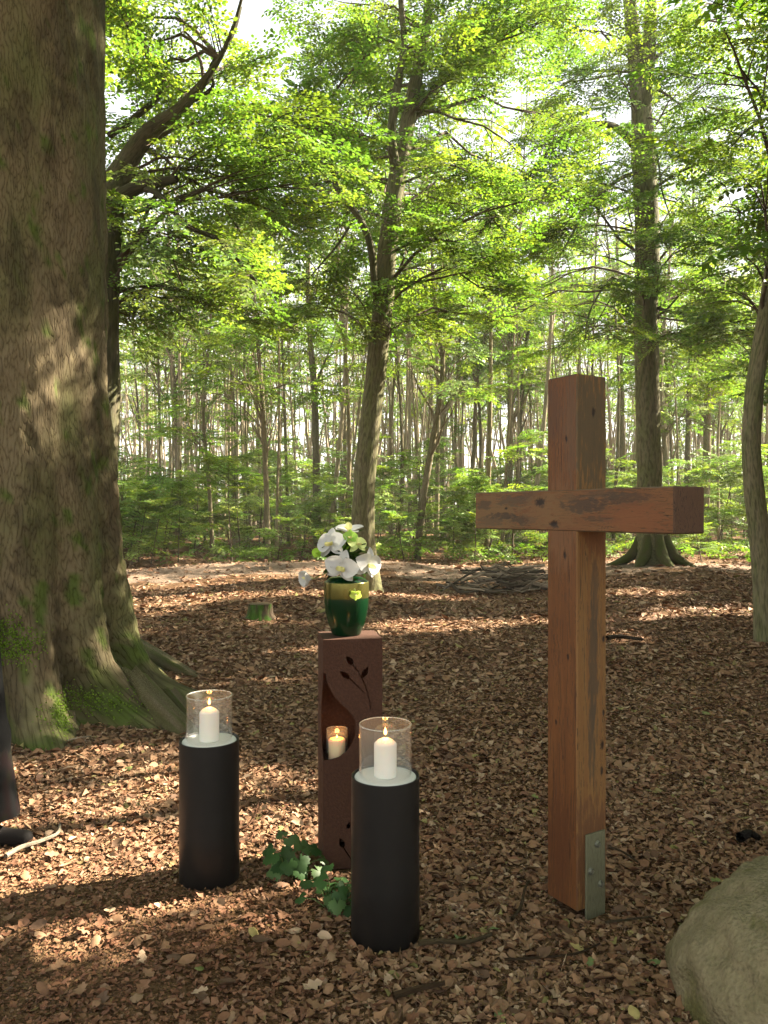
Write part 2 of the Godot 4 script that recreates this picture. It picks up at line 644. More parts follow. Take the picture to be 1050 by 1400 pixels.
func dry_leaf(sd: int, lobed: bool, m := 4) -> Geo:
	var rng := RandomNumberGenerator.new()
	rng.seed = sd
	var g := Geo.new()
	var bend := rng.randf_range(0.3, 1.8) * (1.0 if rng.randf() < .55 else -1.0)
	var fold := rng.randf_range(0.1, 0.8)
	var twist := rng.randf_range(-0.9, 0.9)
	var rows := []
	for i in m:
		var f := i / (m - 1.0)
		var w := 0.31 * pow(sin(PI * pow(clampf(f * 0.96 + 0.02, 0, 1), 0.8)), 0.75)
		if lobed:
			w *= [0.6, 1.35, 0.62, 1.3, 0.7, 1.2, 0.6][i]
		var row := PackedVector3Array()
		for j in 3:
			var q := j - 1.0
			var a := bend * (f - 0.4)
			var p := Vector3(sin(a) / bend, (1.0 - cos(a)) / bend * 0.8, q * w)
			p.y += absf(q) * w * fold
			var t := twist * (f - 0.5)
			p = Vector3(p.x, p.y * cos(t) - p.z * sin(t), p.y * sin(t) + p.z * cos(t))
			row.push_back(p + jit(rng, 0.025))
		rows.append(row)
	g.sheet(rows, false, [], 1.0, 1.0, Vector3(0, -1e5, 0))
	return g

func leaf_tone(rng: RandomNumberGenerator, pale := 0.0) -> Color:
	var k := rng.randf()
	var c: Color
	if k < 0.32:
		c = Color(.205, .112, .060)
	elif k < 0.60:
		c = Color(.150, .070, .037)
	elif k < 0.80:
		c = Color(.265, .165, .098)
	elif k < 0.92:
		c = Color(.095, .048, .027)
	elif k < 0.975:
		c = Color(.34, .24, .16)
	else:
		c = Color(.18, .16, .055)
	c = c.lerp(Color(.30, .195, .12), pale * rng.randf())
	return c * rng.randf_range(.85, 1.42)

func litter_blocked(p: Vector3) -> bool:
	for b in [[-.743, -3.31, .135], [.005, -2.86, .135], [-.155, -3.50, .19], [.78, -3.05, .10], [1.45, -2.5, .40]]:
		if Vector2(p.x - b[0], p.z - b[1]).length() < b[2]:
			return true
	return false

func lay_leaf(p: Vector3, s: float, rng: RandomNumberGenerator, tilt: float, lift: float) -> Transform3D:
	var up := (Vector3.UP + Vector3(rng.randfn(0, tilt), 0, rng.randfn(0, tilt))).normalized()
	if rng.randf() < 0.45:
		up = -up
	var a := rng.randf() * TAU
	var x := Vector3(cos(a), 0, sin(a))
	var z := x.cross(up).normalized()
	return Transform3D(Basis(up.cross(z).normalized(), up, z).scaled_local(Vector3.ONE * s), p + Vector3.UP * lift)

func make_litter() -> void:
	var rng := RandomNumberGenerator.new()
	rng.seed = 77
	var shapes := []
	var simple := []
	for i in 8:
		shapes.append(dry_leaf(300 + i, i >= 5))
		simple.append(dry_leaf(320 + i, false, 3))
	var g := Geo.new()
	# leaves over leaves; farther off fewer and larger ones stand for many
	var bands := [[1.9, 3.2, 5200, .033], [3.2, 4.6, 3300, .037], [4.6, 7.0, 1500, .048], [7.0, 11.0, 600, .068], [11.0, 17.5, 220, .10], [17.5, 32.0, 34, .15]]
	for b in bands:
		var area: float = 0.5 * (b[1] + b[0]) * 1.32 * (b[1] - b[0])
		for i in int(area * float(b[2])):
			var d := lerpf(b[0], b[1], rng.randf())
			var xx := rng.randf_range(-0.66, 0.66) * d
			var p := ground_at(Vector3(xx, 0, -d))
			if litter_blocked(p) or (absf(p.z - (-20.5 - 1.6 * sin(xx * 0.10 + 0.4) + xx * 0.10)) < 2.3 and rng.randf() < .45):
				continue
			var s := float(b[3]) * (rng.randf_range(.35, 1.0) if rng.randf() < .8 else rng.randf_range(1.0, 1.9))
			# crumbled litter in the front on the candle side
			var fine := smoothstep(0.25, -0.5, xx + 0.15) * smoothstep(4.2, 2.8, d)
			s *= lerpf(1.0, 0.60, fine)
			var t := lay_leaf(p, s, rng, 0.27, rng.randf_range(0.0, 0.016))
			if rng.randf() < .10:     # bits of twig
				t.basis = t.basis.scaled_local(Vector3(1.5, .5, .13))
			var c := leaf_tone(rng, 0.25)
			c = c.lerp(Color(.165, .068, .037) * rng.randf_range(.6, 1.5), fine * 0.65)
			var m: Geo = (shapes if d < 5.2 else simple)[rng.randi() % 8]
			var off := g.v.size()
			g.v.append_array(t * m.v)
			g.n.append_array(Transform3D(t.basis.orthonormalized(), Vector3.ZERO) * m.n)
			var cc := PackedColorArray()
			cc.resize(m.v.size())
			cc.fill(c)
			g.c.append_array(cc)
			for k in m.ix:
				g.ix.push_back(k + off)
	g.uv.resize(g.v.size())
	tag(part("leaf_litter", g.mesh(M.dry_leaf), self), "brown dry leaves littering the whole forest floor", "leaves", "", "stuff")
	var single := []
	for i in 8:
		single.append(dry_leaf(340 + i, i >= 4, 7).mesh(M.dry_leaf))
	# the largest leaves one can pick out in front
	var mats := []
	for i in 12:
		var m := mat(Color.WHITE, 0.75, 0.35)
		m.vertex_color_use_as_albedo = true
		m.albedo_color = (leaf_tone(rng, 0.2) * 0.9).linear_to_srgb() if i < 9 else [Color(.36, .28, .11), Color(.17, .19, .06), Color(.13, .17, .06)][i - 9].linear_to_srgb()
		m.cull_mode = BaseMaterial3D.CULL_DISABLED
		mats.append(m)
	var made := 0
	while made < 290:
		var py := 960.0 + 440.0 * pow(rng.randf(), 0.6)
		var p := gp(rng.randf_range(-20, 1070), py)
		if litter_blocked(p):
			continue
		var o := MeshInstance3D.new()
		o.name = "leaf"
		o.mesh = single[rng.randi() % 8]
		o.material_override = mats[rng.randi() % (12 if rng.randf() < .3 else 9)]
		(M.floor as Node3D).add_child(o, true)
		o.transform = lay_leaf(p, rng.randf_range(.040, .072), rng, 0.28, rng.randf_range(.012, .026))
		made += 1

# ------------------------------------------------------------------ trees near by
func make_big_beech() -> void:
	var at := Vector3(-3.06, 0, -6.35)
	var t := thing("beech_tree", "massive old beech with mossy fluted roots beside the candle pedestals", "tree", at)
	var nz := noise(81, 1.0, 4)
	var nf := noise(82, 1.0, 3)
	var roots := [[-0.10, .62], [0.42, .80], [0.95, .55], [1.45, .62], [1.95, .55], [2.6, .6], [3.4, .6], [4.3, .6], [5.3, .6]]   # angle (0 = +x, towards +z), reach
	var rows := []
	var cols := []
	var sides := 176
	var hs := []
	var y := -0.12
	while y < 14.0:
		hs.append(y)
		y += 0.035 if y < 2.2 else (0.06 if y < 6.0 else 0.5)
	for hh in hs:
		var row := PackedVector3Array()
		var cr := PackedColorArray()
		var yy: float = maxf(hh, 0.0)
		for j in sides + 1:
			var a := TAU * (j % sides) / sides
			var c := cos(a)
			var s := sin(a)
			var flute := -1.0
			for r in roots:
				var da := absf(angle_difference(a + 0.10 * nf.get_noise_1d(yy * 1.5 + r[0] * 7.0), r[0]))
				flute = maxf(flute, 1.0 - pow(da / 0.27, 2.0))
			flute = maxf(flute, -0.6)
			var reach := 0.0
			for r in roots:
				var da := absf(angle_difference(a, r[0]))
				reach += float(r[1]) * exp(-pow(da / 0.20, 2.0))
			var rad := 0.80 - 0.014 * yy
			rad += 0.21 * flute * exp(-yy / 0.9) + 0.035 * flute * exp(-pow((yy - 1.2) / 1.2, 2.0))
			rad += (0.08 + reach) * (0.72 * exp(-yy / 0.16) + 0.22 * exp(-yy / 0.55))
			rad += 0.055 * nz.get_noise_3d(c * 1.2, yy * 0.55, s * 1.2) + 0.022 * nz.get_noise_3d(c * 5.0, yy * 2.0, s * 5.0) * (1.0 + exp(-yy / 1.2))
			rad += 0.013 * nf.get_noise_3d(c * 16.0, yy * 7.0, s * 16.0) * (0.8 + 1.5 * exp(-yy / 1.6))
			row.push_back(Vector3(c * rad, hh, s * rad))
			var gm := clampf(nz.get_noise_3d(c * 1.6 + 9.0, yy * 0.7, s * 1.6) * 1.6 + 0.42, 0.0, 1.0)
			var col := Color(.175, .140, .088).lerp(Color(.125, .122, .058), gm)
			var mo := nf.get_noise_3d(c * 3.5, yy * 2.6 + 11.0, s * 3.5) + 0.35 * exp(-yy / 0.7) - 0.12
			col = col.lerp(Color(.075, .115, .022), smoothstep(0.16, 0.34, mo) * 0.85)
			var dk := nz.get_noise_3d(c * 2.4, yy * 0.9 + 31.0, s * 2.4)
			col = col.lerp(Color(.060, .046, .030), smoothstep(0.02, 0.20, dk + 0.5 * nf.get_noise_3d(c * 9.0, yy * 5.0, s * 9.0)) * 0.6)
			cr.push_back(col)
		rows.append(row)
		cols.append(cr)
	var g := Geo.new()
	g.sheet(rows, true, cols, 2.0, 3.0, Vector3.INF)
	for i in g.n.size():       # rows run the other way round: turn the normals outward
		g.n[i] = -g.n[i]
	for i in g.uv.size():
		g.uv[i] = Vector2(g.uv[i].x * 0.5, g.v[i].y + 0.35 * Vector2(g.v[i].x, g.v[i].z).length())
	var g2 := Geo.new()
	g2.v = g.v; g2.n = g.n; g2.uv = g.uv; g2.c = g.c
	for i in range(0, g.ix.size(), 3):
		g2.tri(g.ix[i], g.ix[i + 1], g.ix[i + 2])
	part("trunk", g2.mesh(M.big_bark), t)
	# roots running out over the ground
	var rcol := Color(.17, .138, .092)
	for r in [[gp(150, 940), gp(200, 975), gp(240, 995), gp(282, 1010), .15], [gp(165, 915), gp(212, 945), gp(245, 968), gp(268, 985), .11], [gp(170, 895), gp(215, 910), gp(250, 920), gp(278, 925), .10], [gp(80, 935), gp(88, 968), gp(93, 988), gp(97, 1002), .12], [gp(25, 945), gp(28, 970), gp(20, 984), gp(15, 994), .12], [gp(120, 945), gp(150, 978), gp(175, 990), gp(200, 1000), .11]]:
		var rg := Geo.new()
		var r0: float = r[4]
		var pts := []
		for k in 4:
			pts.append((r[k] as Vector3) - at + Vector3(0, r0 * [1.3, 0.55, 0.05, -.5][k], 0))
		stem(rg, pts, [r0 * 1.3, r0, r0 * .72, r0 * .4], 28, 0.42, rcol, Color(.10, .115, .035), 83 + int(r0 * 100))
		part("root", rg.mesh(M.root_bark), t)
	# moss cushions on the root flutes
	var mg := Geo.new()
	var rng := RandomNumberGenerator.new()
	rng.seed = 84
	var spots := [[1.15, .68, .09], [1.05, .60, .08], [1.22, .56, .07], [1.5, .28, .09], [1.58, .20, .10], [1.45, .36, .07], [1.95, .70, .06], [0.6, .16, .06], [0.85, .14, .07], [1.98, .42, .07], [0.35, .12, .08]]
	for sp in spots:
		for k in 420:
			var a: float = sp[0] + rng.randfn(0, 1.0) * float(sp[2]) * 0.95
			var yy: float = clampf(sp[1] + rng.randfn(0, 1.0) * float(sp[2]) * 0.75, 0.0, 3.0)
			if yy < 0.03:
				continue
			var row_i := clampi(int((yy + 0.12) / 0.035), 0, rows.size() - 1)
			var col_i := posmod(int(a / TAU * sides), sides)
			var p: Vector3 = (rows[row_i][col_i] as Vector3).lerp(rows[mini(row_i + 1, rows.size() - 1)][col_i], rng.randf())
			p += ((rows[row_i][col_i + 1] as Vector3) - rows[row_i][col_i]) * rng.randf()
			var nn: Vector3 = g2.n[row_i * (sides + 1) + col_i]
			var d := (nn * 0.6 + jit(rng, 0.8) + Vector3(0, -.3, 0)).normalized()
			var up := (nn + jit(rng, 0.4)).normalized()
			up = (up - d * up.dot(d)).normalized()
			var tone := rng.randf_range(.6, 1.4)
			leaf_blade(mg, p + nn * rng.randf_range(0, .012), d, up, rng.randf_range(.010, .022), .006, Color(.12, .19, .025) * tone, false)
	part("moss", mg.mesh(M.moss), t)
	# the crown far above the picture, which shades the clearing
	var wood := Geo.new()
	var lv := []
	rng.seed = 85
	for k in 42:
		var c := Vector3(rng.randf_range(-8.0, 4.5), rng.randf_range(8.6, 13.0), rng.randf_range(-7.5, 3.5))
		if c.y < 1.55 + 0.72 * -c.z + 1.0:
			c.y = 2.9 + 0.72 * -c.z
		tier(wood, lv, at + Vector3(0, 7.4 + rng.randf() * 3.0, 0), c, 1.7, 15, 1.25, rng, 0.07)
	for i in wood.v.size():
		wood.v[i] -= at
	part("branches", wood.mesh(M.twig), t)
	crown(t, lv, spray_far, Color(.16, .26, .045), rng, 1.1)

func built_tree(called: String, label: String, at: Vector3, pts: Array, radii: Array, sides: int, limbs: Array, tiers: Array, s: float, tone: Color, m: Geo, sd: int, bark := Color(.16, .135, .085), green := Color(.12, .125, .055), group := "", bump := 0.10) -> Node3D:
	var t := thing(called, label, "tree", at, group)
	var rng := RandomNumberGenerator.new()
	rng.seed = sd
	var g := Geo.new()
	stem(g, pts.map(func(p): return p - at), radii, sides, bump, bark, green, sd)
	part("trunk", g.mesh(M.bark), t)
	var wood := Geo.new()
	var lv := []
	for l in limbs:     # [points, r0, r1, sprays along it]
		var lp: Array = l[0]
		var lg := Geo.new()
		var q := []
		for p in lp:
			q.append((p as Vector3) - at)
		stem(lg, q, taper(l[1], l[2], q.size()), 9, 0.10, bark * 0.75, green * 0.7, sd + 3)
		part("limb", lg.mesh(M.bark), t)
		for k in int(l[3]):
			var f := 0.30 + 0.75 * rng.randf()
			var seg := clampi(int(f * (lp.size() - 1)), 0, lp.size() - 2)
			var p: Vector3 = (lp[seg] as Vector3).lerp(lp[seg + 1], clampf(f * (lp.size() - 1) - seg, 0, 1.1))
			var dir: Vector3 = ((lp[seg + 1] as Vector3) - lp[seg]).normalized()
			var sd2 := dir.cross(Vector3.UP).normalized() * (1.0 if rng.randf() < .5 else -1.0)
			var o := sd2 * rng.randf_range(.15, 1.0) * s + Vector3(0, rng.randfn(0, .16) * s, 0)
			lay_spray(lv, p + o, dir + sd2, s, rng)
			if k % 3 == 0:
				var b := bough(p, p + o, 0.05, rng, 2)
				wood.tube(b, taper(.012 * s, .004, 3), 4, Color(.06, .045, .03), false, false)
	for q in tiers:     # [from, centre, spread, count, branch radius]
		tier(wood, lv, q[0], q[1], q[2], q[3], s, rng, q[4])
	for i in wood.v.size():
		wood.v[i] -= at
	if wood.v.size():
		part("branches", wood.mesh(M.twig), t)
	crown(t, lv, m, tone, rng, s)
	return t

func pts_px(list: Array) -> Array:
	return list.map(func(p): return px(p[0], p[1], p[2]))

# sprays over a region of the picture's rays, between two distances: [x, y, depth, spread, count]
func tiers_px(list: Array, from: Array) -> Array:
	var out := []
	for q in list:
		var c := px(q[0], q[1], q[2])
		var best: Vector3 = from[0]
		for f in from:
			if absf(f.y - (c.y - 0.6)) < absf(best.y - (c.y - 0.6)):
				best = f
		var k := from.find(best)
		var other: Vector3 = from[clampi(k + (1 if out.size() % 2 else -1), 0, from.size() - 1)]
		best = best.lerp(other, fmod(out.size() * 0.37, 0.8))
		out.append([best, c, q[3], q[4], 0.022 + 0.005 * best.distance_to(c)])
	return out

func make_near_trees() -> void:
	var leaf_a := Color(.185, .285, .068)
	# the tree half hidden by the old beech
	var b2 := gp(128, 850)
	var d2 := -b2.z
	var tr := [b2 - Vector3(0, .1, 0)] + pts_px([[134, 700, d2], [139, 560, d2], [140, 430, d2], [142, 330, d2], [150, 270, d2], [172, 225, d2], [205, 180, d2 - .2], [252, 143, d2 - .4], [300, 80, d2 - .6], [330, 0, d2 - .8], [350, -120, d2 - 1.0]])
	var l2 := [
		[pts_px([[155, 275, d2], [185, 258, d2 - .2], [215, 250, d2 - .3], [242, 245, d2 - .4]]), .13, .05, 0],
		[pts_px([[185, 258, d2 - .1], [212, 262, d2 - .4], [235, 287, d2 - .6], [262, 312, d2 - .7], [293, 325, d2 - .8], [325, 355, d2 - .9], [352, 388, d2 - 1.0]]), .05, .022, 12],
		[pts_px([[152, 300, d2], [195, 302, d2 - .3], [225, 330, d2 - .5], [248, 385, d2 - .6]]), .025, .009, 16],
		[pts_px([[150, 185, d2 + .3], [185, 160, d2], [225, 120, d2], [205, 80, d2], [170, 20, d2], [150, -50, d2]]), .05, .03, 26],
		[pts_px([[250, 145, d2 - .4], [290, 120, d2 - .4], [288, 90, d2 - .5], [318, 50, d2 - .5], [330, 10, d2]]), .03, .012, 22]]
	var from2 := pts_px([[140, 430, d2], [150, 270, d2], [205, 180, d2], [252, 143, d2], [300, 80, d2 - .6]])
	var q2 := [[220, 300, d2 - .5, 1.0, 12], [280, 220, d2, 1.1, 13], [330, 190, d2, 1.1, 14], [220, 200, d2 + .8, 1.1, 13], [390, 210, d2, 1.0, 13], [330, 250, d2 + .5, 1.1, 16], [410, 250, d2 + .6, 1.0, 13], [190, 340, d2 + .6, .9, 9], [200, 400, d2 + .4, .9, 11], [260, 400, d2 + 1.0, 1.0, 11], [320, 420, d2 + 1.2, .9, 9],
		[190, 60, d2 + .5, .9, 9], [240, 20, d2, .7, 9], [200, 120, d2 + 1.0, .9, 9], [180, 440, d2 + 1, .8, 8], [330, 320, d2 + 1.4, .9, 8], [270, 120, d2 + .5, .7, 6], [340, 105, d2 + .6, .5, 6], [440, 160, d2 + .5, .9, 9], [160, 20, d2 + .4, .7, 7], [430, 300, d2 + 1.6, .8, 7]]
	built_tree("beech_tree", "crooked beech with a broken bough behind the massive old trunk", b2, tr, [.34, .26, .24, .23, .23, .22, .15, .12, .075, .035, .02, .012], 18, l2, tiers_px(q2, from2), .95, leaf_a, spray_near, 211, Color(.10, .085, .055), Color(.075, .08, .035))
	# middle tree behind the urn
	var b3 := gp(503, 812)
	var d3 := -b3.z
	tr = [b3 - Vector3(0, .1, 0)] + pts_px([[500, 770, d3], [496, 715, d3], [500, 640, d3], [507, 570, d3], [515, 500, d3], [523, 420, d3], [530, 340, d3], [540, 260, d3], [553, 190, d3], [566, 120, d3], [582, 40, d3], [592, -60, d3], [600, -200, d3]])
	var l3 := [
		[pts_px([[520, 430, d3], [512, 385, d3 - .2], [505, 330, d3 - .4], [487, 292, d3 - .5], [462, 262, d3 - .6], [455, 225, d3 - .7], [460, 198, d3 - .8], [440, 180, d3 - .9], [408, 173, d3 - 1.0], [375, 178, d3 - 1.1]]), .085, .022, 26],
		[pts_px([[460, 200, d3 - .8], [448, 172, d3 - .8], [432, 152, d3 - .8], [405, 148, d3 - .9]]), .028, .012, 16],
		[pts_px([[487, 292, d3 - .4], [465, 330, d3 - .3], [440, 360, d3 - .2], [410, 395, d3]]), .028, .010, 20],
		[pts_px([[545, 245, d3], [535, 190, d3 - .3], [543, 120, d3 - .4], [552, 60, d3 - .5], [548, 0, d3 - .6], [545, -80, d3 - .7]]), .11, .04, 30],
		[pts_px([[553, 190, d3], [575, 150, d3 + .2], [600, 110, d3 + .4], [640, 60, d3 + .5], [690, 30, d3 + .6]]), .05, .018, 40],
		[pts_px([[540, 255, d3], [575, 240, d3 - .5], [610, 225, d3 - .9], [640, 235, d3 - 1.3]]), .03, .012, 24],
		[pts_px([[528, 350, d3], [570, 330, d3 - .6], [620, 330, d3 - 1.0], [660, 350, d3 - 1.4]]), .03, .010, 30]]
	var from3 := pts_px([[515, 500, d3], [523, 420, d3], [530, 340, d3], [540, 260, d3], [553, 190, d3], [566, 120, d3], [582, 40, d3]])
	var q3 := []
	var rng := RandomNumberGenerator.new()
	rng.seed = 33
	for q in [[470, 120, 1.5], [500, 60, 1.5], [560, 60, 1.5], [610, 110, 1.3], [650, 60, 1.5], [700, 70, 1.2], [740, 30, 1.2], [610, 20, 1.6], [450, 60, 1.1], [480, 10, 1.3], [540, 130, 1.2], [590, 190, 1.3], [640, 250, 1.3], [480, 220, 1.2], [430, 210, 1.3], [400, 190, 1.3], [360, 240, 1.3], [430, 270, 1.1], [620, 290, 1.2], [570, 300, 1.2], [680, 250, 1.1], [720, 220, 1.0], [450, 330, 1.1], [400, 300, 1.0], [660, 350, 1.1], [600, 370, 1.2], [560, 390, 1.0], [480, 400, .9], [430, 430, .9], [700, 330, 1.1], [750, 270, 1.0], [690, 400, 1.0], [640, 430, .9], [550, 440, .8], [760, 190, .9], [370, 280, .9], [520, 250, 1.0], [500, 170, 1.1]]:
		q3.append([q[0], q[1], d3 + rng.randf_range(-1.0, 3.8), q[2], 20 if q[1] < 200 else 11])
	built_tree("beech_tree", "tall leaning beech with forked crown behind the flower urn", b3, tr, [.31, .235, .22, .205, .20, .195, .19, .185, .17, .15, .12, .09, .06, .03], 22, l3, tiers_px(q3, from3), 1.0, Color(.185, .285, .068), spray_near, 311, Color(.165, .145, .088), Color(.13, .135, .06), "", 0.14)
	# stout tree behind the cross
	var b4 := gp(893, 778)
	var d4 := -b4.z
	tr = [b4 - Vector3(0, .15, 0)] + pts_px([[892, 768, d4], [891, 745, d4], [889, 690, d4], [887, 610, d4], [885, 520, d4], [883, 420, d4], [885, 320, d4], [880, 220, d4], [877, 150, d4], [868, 70, d4], [860, -10, d4], [850, -120, d4]])
	var l4 := [
		[pts_px([[878, 170, d4], [884, 100, d4 - .2], [889, 40, d4 - .3], [891, -40, d4 - .4], [895, -150, d4 - .4]]), .23, .12, 10],
		[pts_px([[867, 198, d4], [850, 180, d4 - .6], [830, 170, d4 - 1.0], [800, 172, d4 - 1.4], [775, 182, d4 - 1.8], [745, 212, d4 - 2.2], [715, 250, d4 - 2.6], [680, 290, d4 - 3.0], [655, 320, d4 - 3.4]]), .12, .025, 20],
		[pts_px([[872, 236, d4], [850, 243, d4 - .6], [825, 262, d4 - 1.2], [800, 285, d4 - 1.6], [785, 315, d4 - 2.0], [765, 350, d4 - 2.2]]), .07, .016, 20],
		[pts_px([[890, 180, d4], [900, 220, d4 - .8], [905, 260, d4 - 1.2], [918, 300, d4 - 1.5]]), .04, .012, 14],
		[pts_px([[872, 395, d4], [850, 385, d4 - .6], [835, 380, d4 - 1.0], [820, 400, d4 - 1.4], [805, 430, d4 - 1.8], [800, 462, d4 - 2.2]]), .045, .012, 34],
		[pts_px([[850, 385, d4 - .6], [840, 400, d4 - .8], [825, 425, d4 - 1.0], [810, 450, d4 - 1.2]]), .03, .01, 16],
		[pts_px([[895, 420, d4], [925, 428, d4 - .8], [960, 432, d4 - 1.4], [1000, 440, d4 - 2.2], [1030, 455, d4 - 3.0]]), .045, .012, 46],
		[pts_px([[893, 330, d4], [930, 320, d4 - 1.0], [970, 330, d4 - 2.0], [1020, 345, d4 - 3.0]]), .04, .012, 40],
		[pts_px([[890, 260, d4], [940, 230, d4 - 1.0], [990, 220, d4 - 2.0], [1040, 240, d4 - 3.0]]), .05, .012, 40]]
	var from4 := pts_px([[883, 470, d4], [883, 420, d4], [885, 320, d4], [880, 220, d4], [877, 150, d4], [868, 70, d4]])
	var q4 := []
	for q in [[960, 60, 1.8], [1000, 120, 1.8], [930, 130, 1.7], [1040, 60, 1.8], [960, 190, 1.7], [1020, 200, 1.8], [940, 260, 1.6], [1000, 280, 1.8], [1045, 300, 1.7], [950, 330, 1.5], [1010, 370, 1.6], [960, 400, 1.4], [1040, 420, 1.6], [940, 460, 1.1], [1000, 460, 1.4], [1040, 500, 1.2], [980, 520, 1.0], [800, 40, 1.4], [830, 90, 1.4], [770, 120, 1.1], [740, 30, 1.2], [840, 160, 1.3], [800, 230, 1.5], [760, 270, 1.3], [830, 300, 1.5], [790, 350, 1.4], [740, 330, 1.3], [840, 400, 1.2], [780, 420, 1.3], [730, 400, 1.2], [820, 460, 1.1], [760, 480, 1.0], [850, 260, 1.3], [900, 60, 1.4], [930, 20, 1.6], [690, 440, 1.0], [865, 470, .9], [885, 510, .7], [860, 330, 1.1], [910, 390, 1.1], [1010, 20, 1.8], [920, 190, 1.4], [700, 250, 1.1], [720, 160, .7]]:
		q4.append([q[0], q[1], d4 + rng.randf_range(-2.0, 4.5), q[2], 18 if q[0] > 900 or q[1] < 130 else 11])
	var stout := built_tree("beech_tree", "stout beech with mossy flared foot behind the wooden cross", b4, tr, [.60, .46, .39, .34, .325, .315, .305, .32, .31, .27, .2, .16, .1], 26, l4, tiers_px(q4, from4), 1.15, Color(.185, .285, .068), spray_near, 411, Color(.165, .145, .088), Color(.13, .135, .06), "", 0.13)
	for r in [[-2.9, .9], [-0.35, .85], [1.45, .75], [2.3, .7], [0.6, .75]]:
		var rg := Geo.new()
		var o := Vector3(cos(r[0]), 0, sin(r[0]))
		stem(rg, [o * .30 + Vector3(0, .75, 0), o * .50 + Vector3(0, .30, 0), o * (.62 + .15 * r[1]) + Vector3(0, .10, 0), o * (.75 + .5 * r[1]) - Vector3(0, .10, 0)], [.13, .16, .13, .07], 12, .25, Color(.085, .075, .035), Color(.07, .09, .022), 415)
		part("root", rg.mesh(M.root_bark), stout)
	# leaning tree at the edge of the clearing
	var b5 := gp(1048, 872)
	var d5 := -b5.z
	tr = [b5 - Vector3(0, .1, 0)] + pts_px([[1044, 800, d5], [1038, 730, d5], [1030, 660, d5], [1027, 600, d5], [1032, 530, d5], [1042, 460, d5], [1052, 400, d5], [1062, 320, d5], [1070, 200, d5], [1080, 60, d5], [1090, -100, d5]])
	var from5 := pts_px([[1042, 460, d5], [1052, 400, d5], [1062, 320, d5], [1070, 200, d5], [1080, 60, d5]])
	var q5 := []
	for q in [[1010, 90, .9], [1040, 30, .9], [1045, 150, .9], [1000, 200, .8], [1040, 250, .9], [1000, 300, .7], [1045, 340, .8], [1015, 400, .7], [990, 40, .8], [1090, 200, 1.0], [1100, 300, 1.0], [1090, 400, .9], [1045, 480, .5]]:
		q5.append([q[0], q[1], d5 + rng.randf_range(-.4, 1.8), q[2], 7])
	built_tree("beech_tree", "slim bowed beech standing at the edge of the clearing near the boulder", b5, tr, [.15, .125, .12, .115, .11, .105, .10, .095, .085, .07, .05, .03], 16, [], tiers_px(q5, from5), .85, Color(.185, .285, .068), spray_near, 511, Color(.22, .19, .125), Color(.16, .165, .08))

# ------------------------------------------------------------------ the wood behind
func slender(called: String, label: String, base: Vector3, top: Vector3, r: float, crown_from: float, tiers_n: int, spread: float, per: int, s: float, tone: Color, m: Geo, sd: int, bark: Color, group: String, bends: Array = [], gaps := true) -> Node3D:
	var rng := RandomNumberGenerator.new()
	rng.seed = sd
	var t := thing(called, label, "tree", base, group)
	var pts := []
	var rad := []
	var steps := 7
	var wob := Vector3(rng.randf_range(-1, 1), 0, rng.randf_range(-1, 1)) * base.distance_to(top) * 0.018
	var ph := rng.randf() * TAU
	if bends.size():
		for i in bends.size():
			pts.append((bends[i] as Vector3) - base)
			rad.append(r * lerpf(1.0, 0.35, pow(i / (bends.size() - 1.0), 1.4)))
	else:
		for i in steps + 1:
			var f := float(i) / steps
			pts.append((top - base) * f + wob * sin(f * 5.0 + ph) - wob * sin(ph) - Vector3(0, 0.1 if i == 0 else 0.0, 0))
			rad.append(r * (1.25 if i == 0 else lerpf(1.0, 0.22, f)))
	var g := Geo.new()
	stem(g, pts, rad, 8, 0.12, bark, bark.lerp(Color(.10, .12, .05), 0.5), sd)
	part("trunk", g.mesh(M.bark), t)
	var wood := Geo.new()
	var lv := []
	var h := base.distance_to(top)
	# steep forking branches
	for k in 7:
		var f := rng.randf_range(maxf(crown_from - .15, .2), 0.9)
		var i := clampi(int(f * (pts.size() - 1)), 0, pts.size() - 2)
		var p: Vector3 = (pts[i] as Vector3).lerp(pts[i + 1], f * (pts.size() - 1) - i)
		var a := rng.randf() * TAU
		var e := p + Vector3(cos(a), rng.randf_range(1.2, 2.6), sin(a)) * h * rng.randf_range(.05, .11)
		var b := bough(base + p, base + e, 0.0, rng, 4)
		wood.tube(b, taper(r * (1.0 - f) * .7 + .012, .008, 5), 5, bark * 0.8, false, false)
	for k in tiers_n:
		var f := crown_from + (1.04 - crown_from) * (k + rng.randf()) / tiers_n
		var i := clampi(int(f * (pts.size() - 1)), 0, pts.size() - 2)
		var p: Vector3 = base + (pts[i] as Vector3).lerp(pts[i + 1], f * (pts.size() - 1) - i)
		var a := rng.randf() * TAU
		var d := spread * rng.randf_range(.3, 1.15) * (1.15 - 0.5 * f)
		tier(wood, lv, p - Vector3(0, d * .25, 0), p + Vector3(cos(a) * d, rng.randf_range(-.1, .5) * d, sin(a) * d), spread * .5, per, s, rng, .02 + r * .12, bark * 0.7)
	for i in wood.v.size():
		wood.v[i] -= base
	part("branches", wood.mesh(M.twig), t)
	crown(t, lv, m, tone, rng, s, "crown", gaps)
	return t

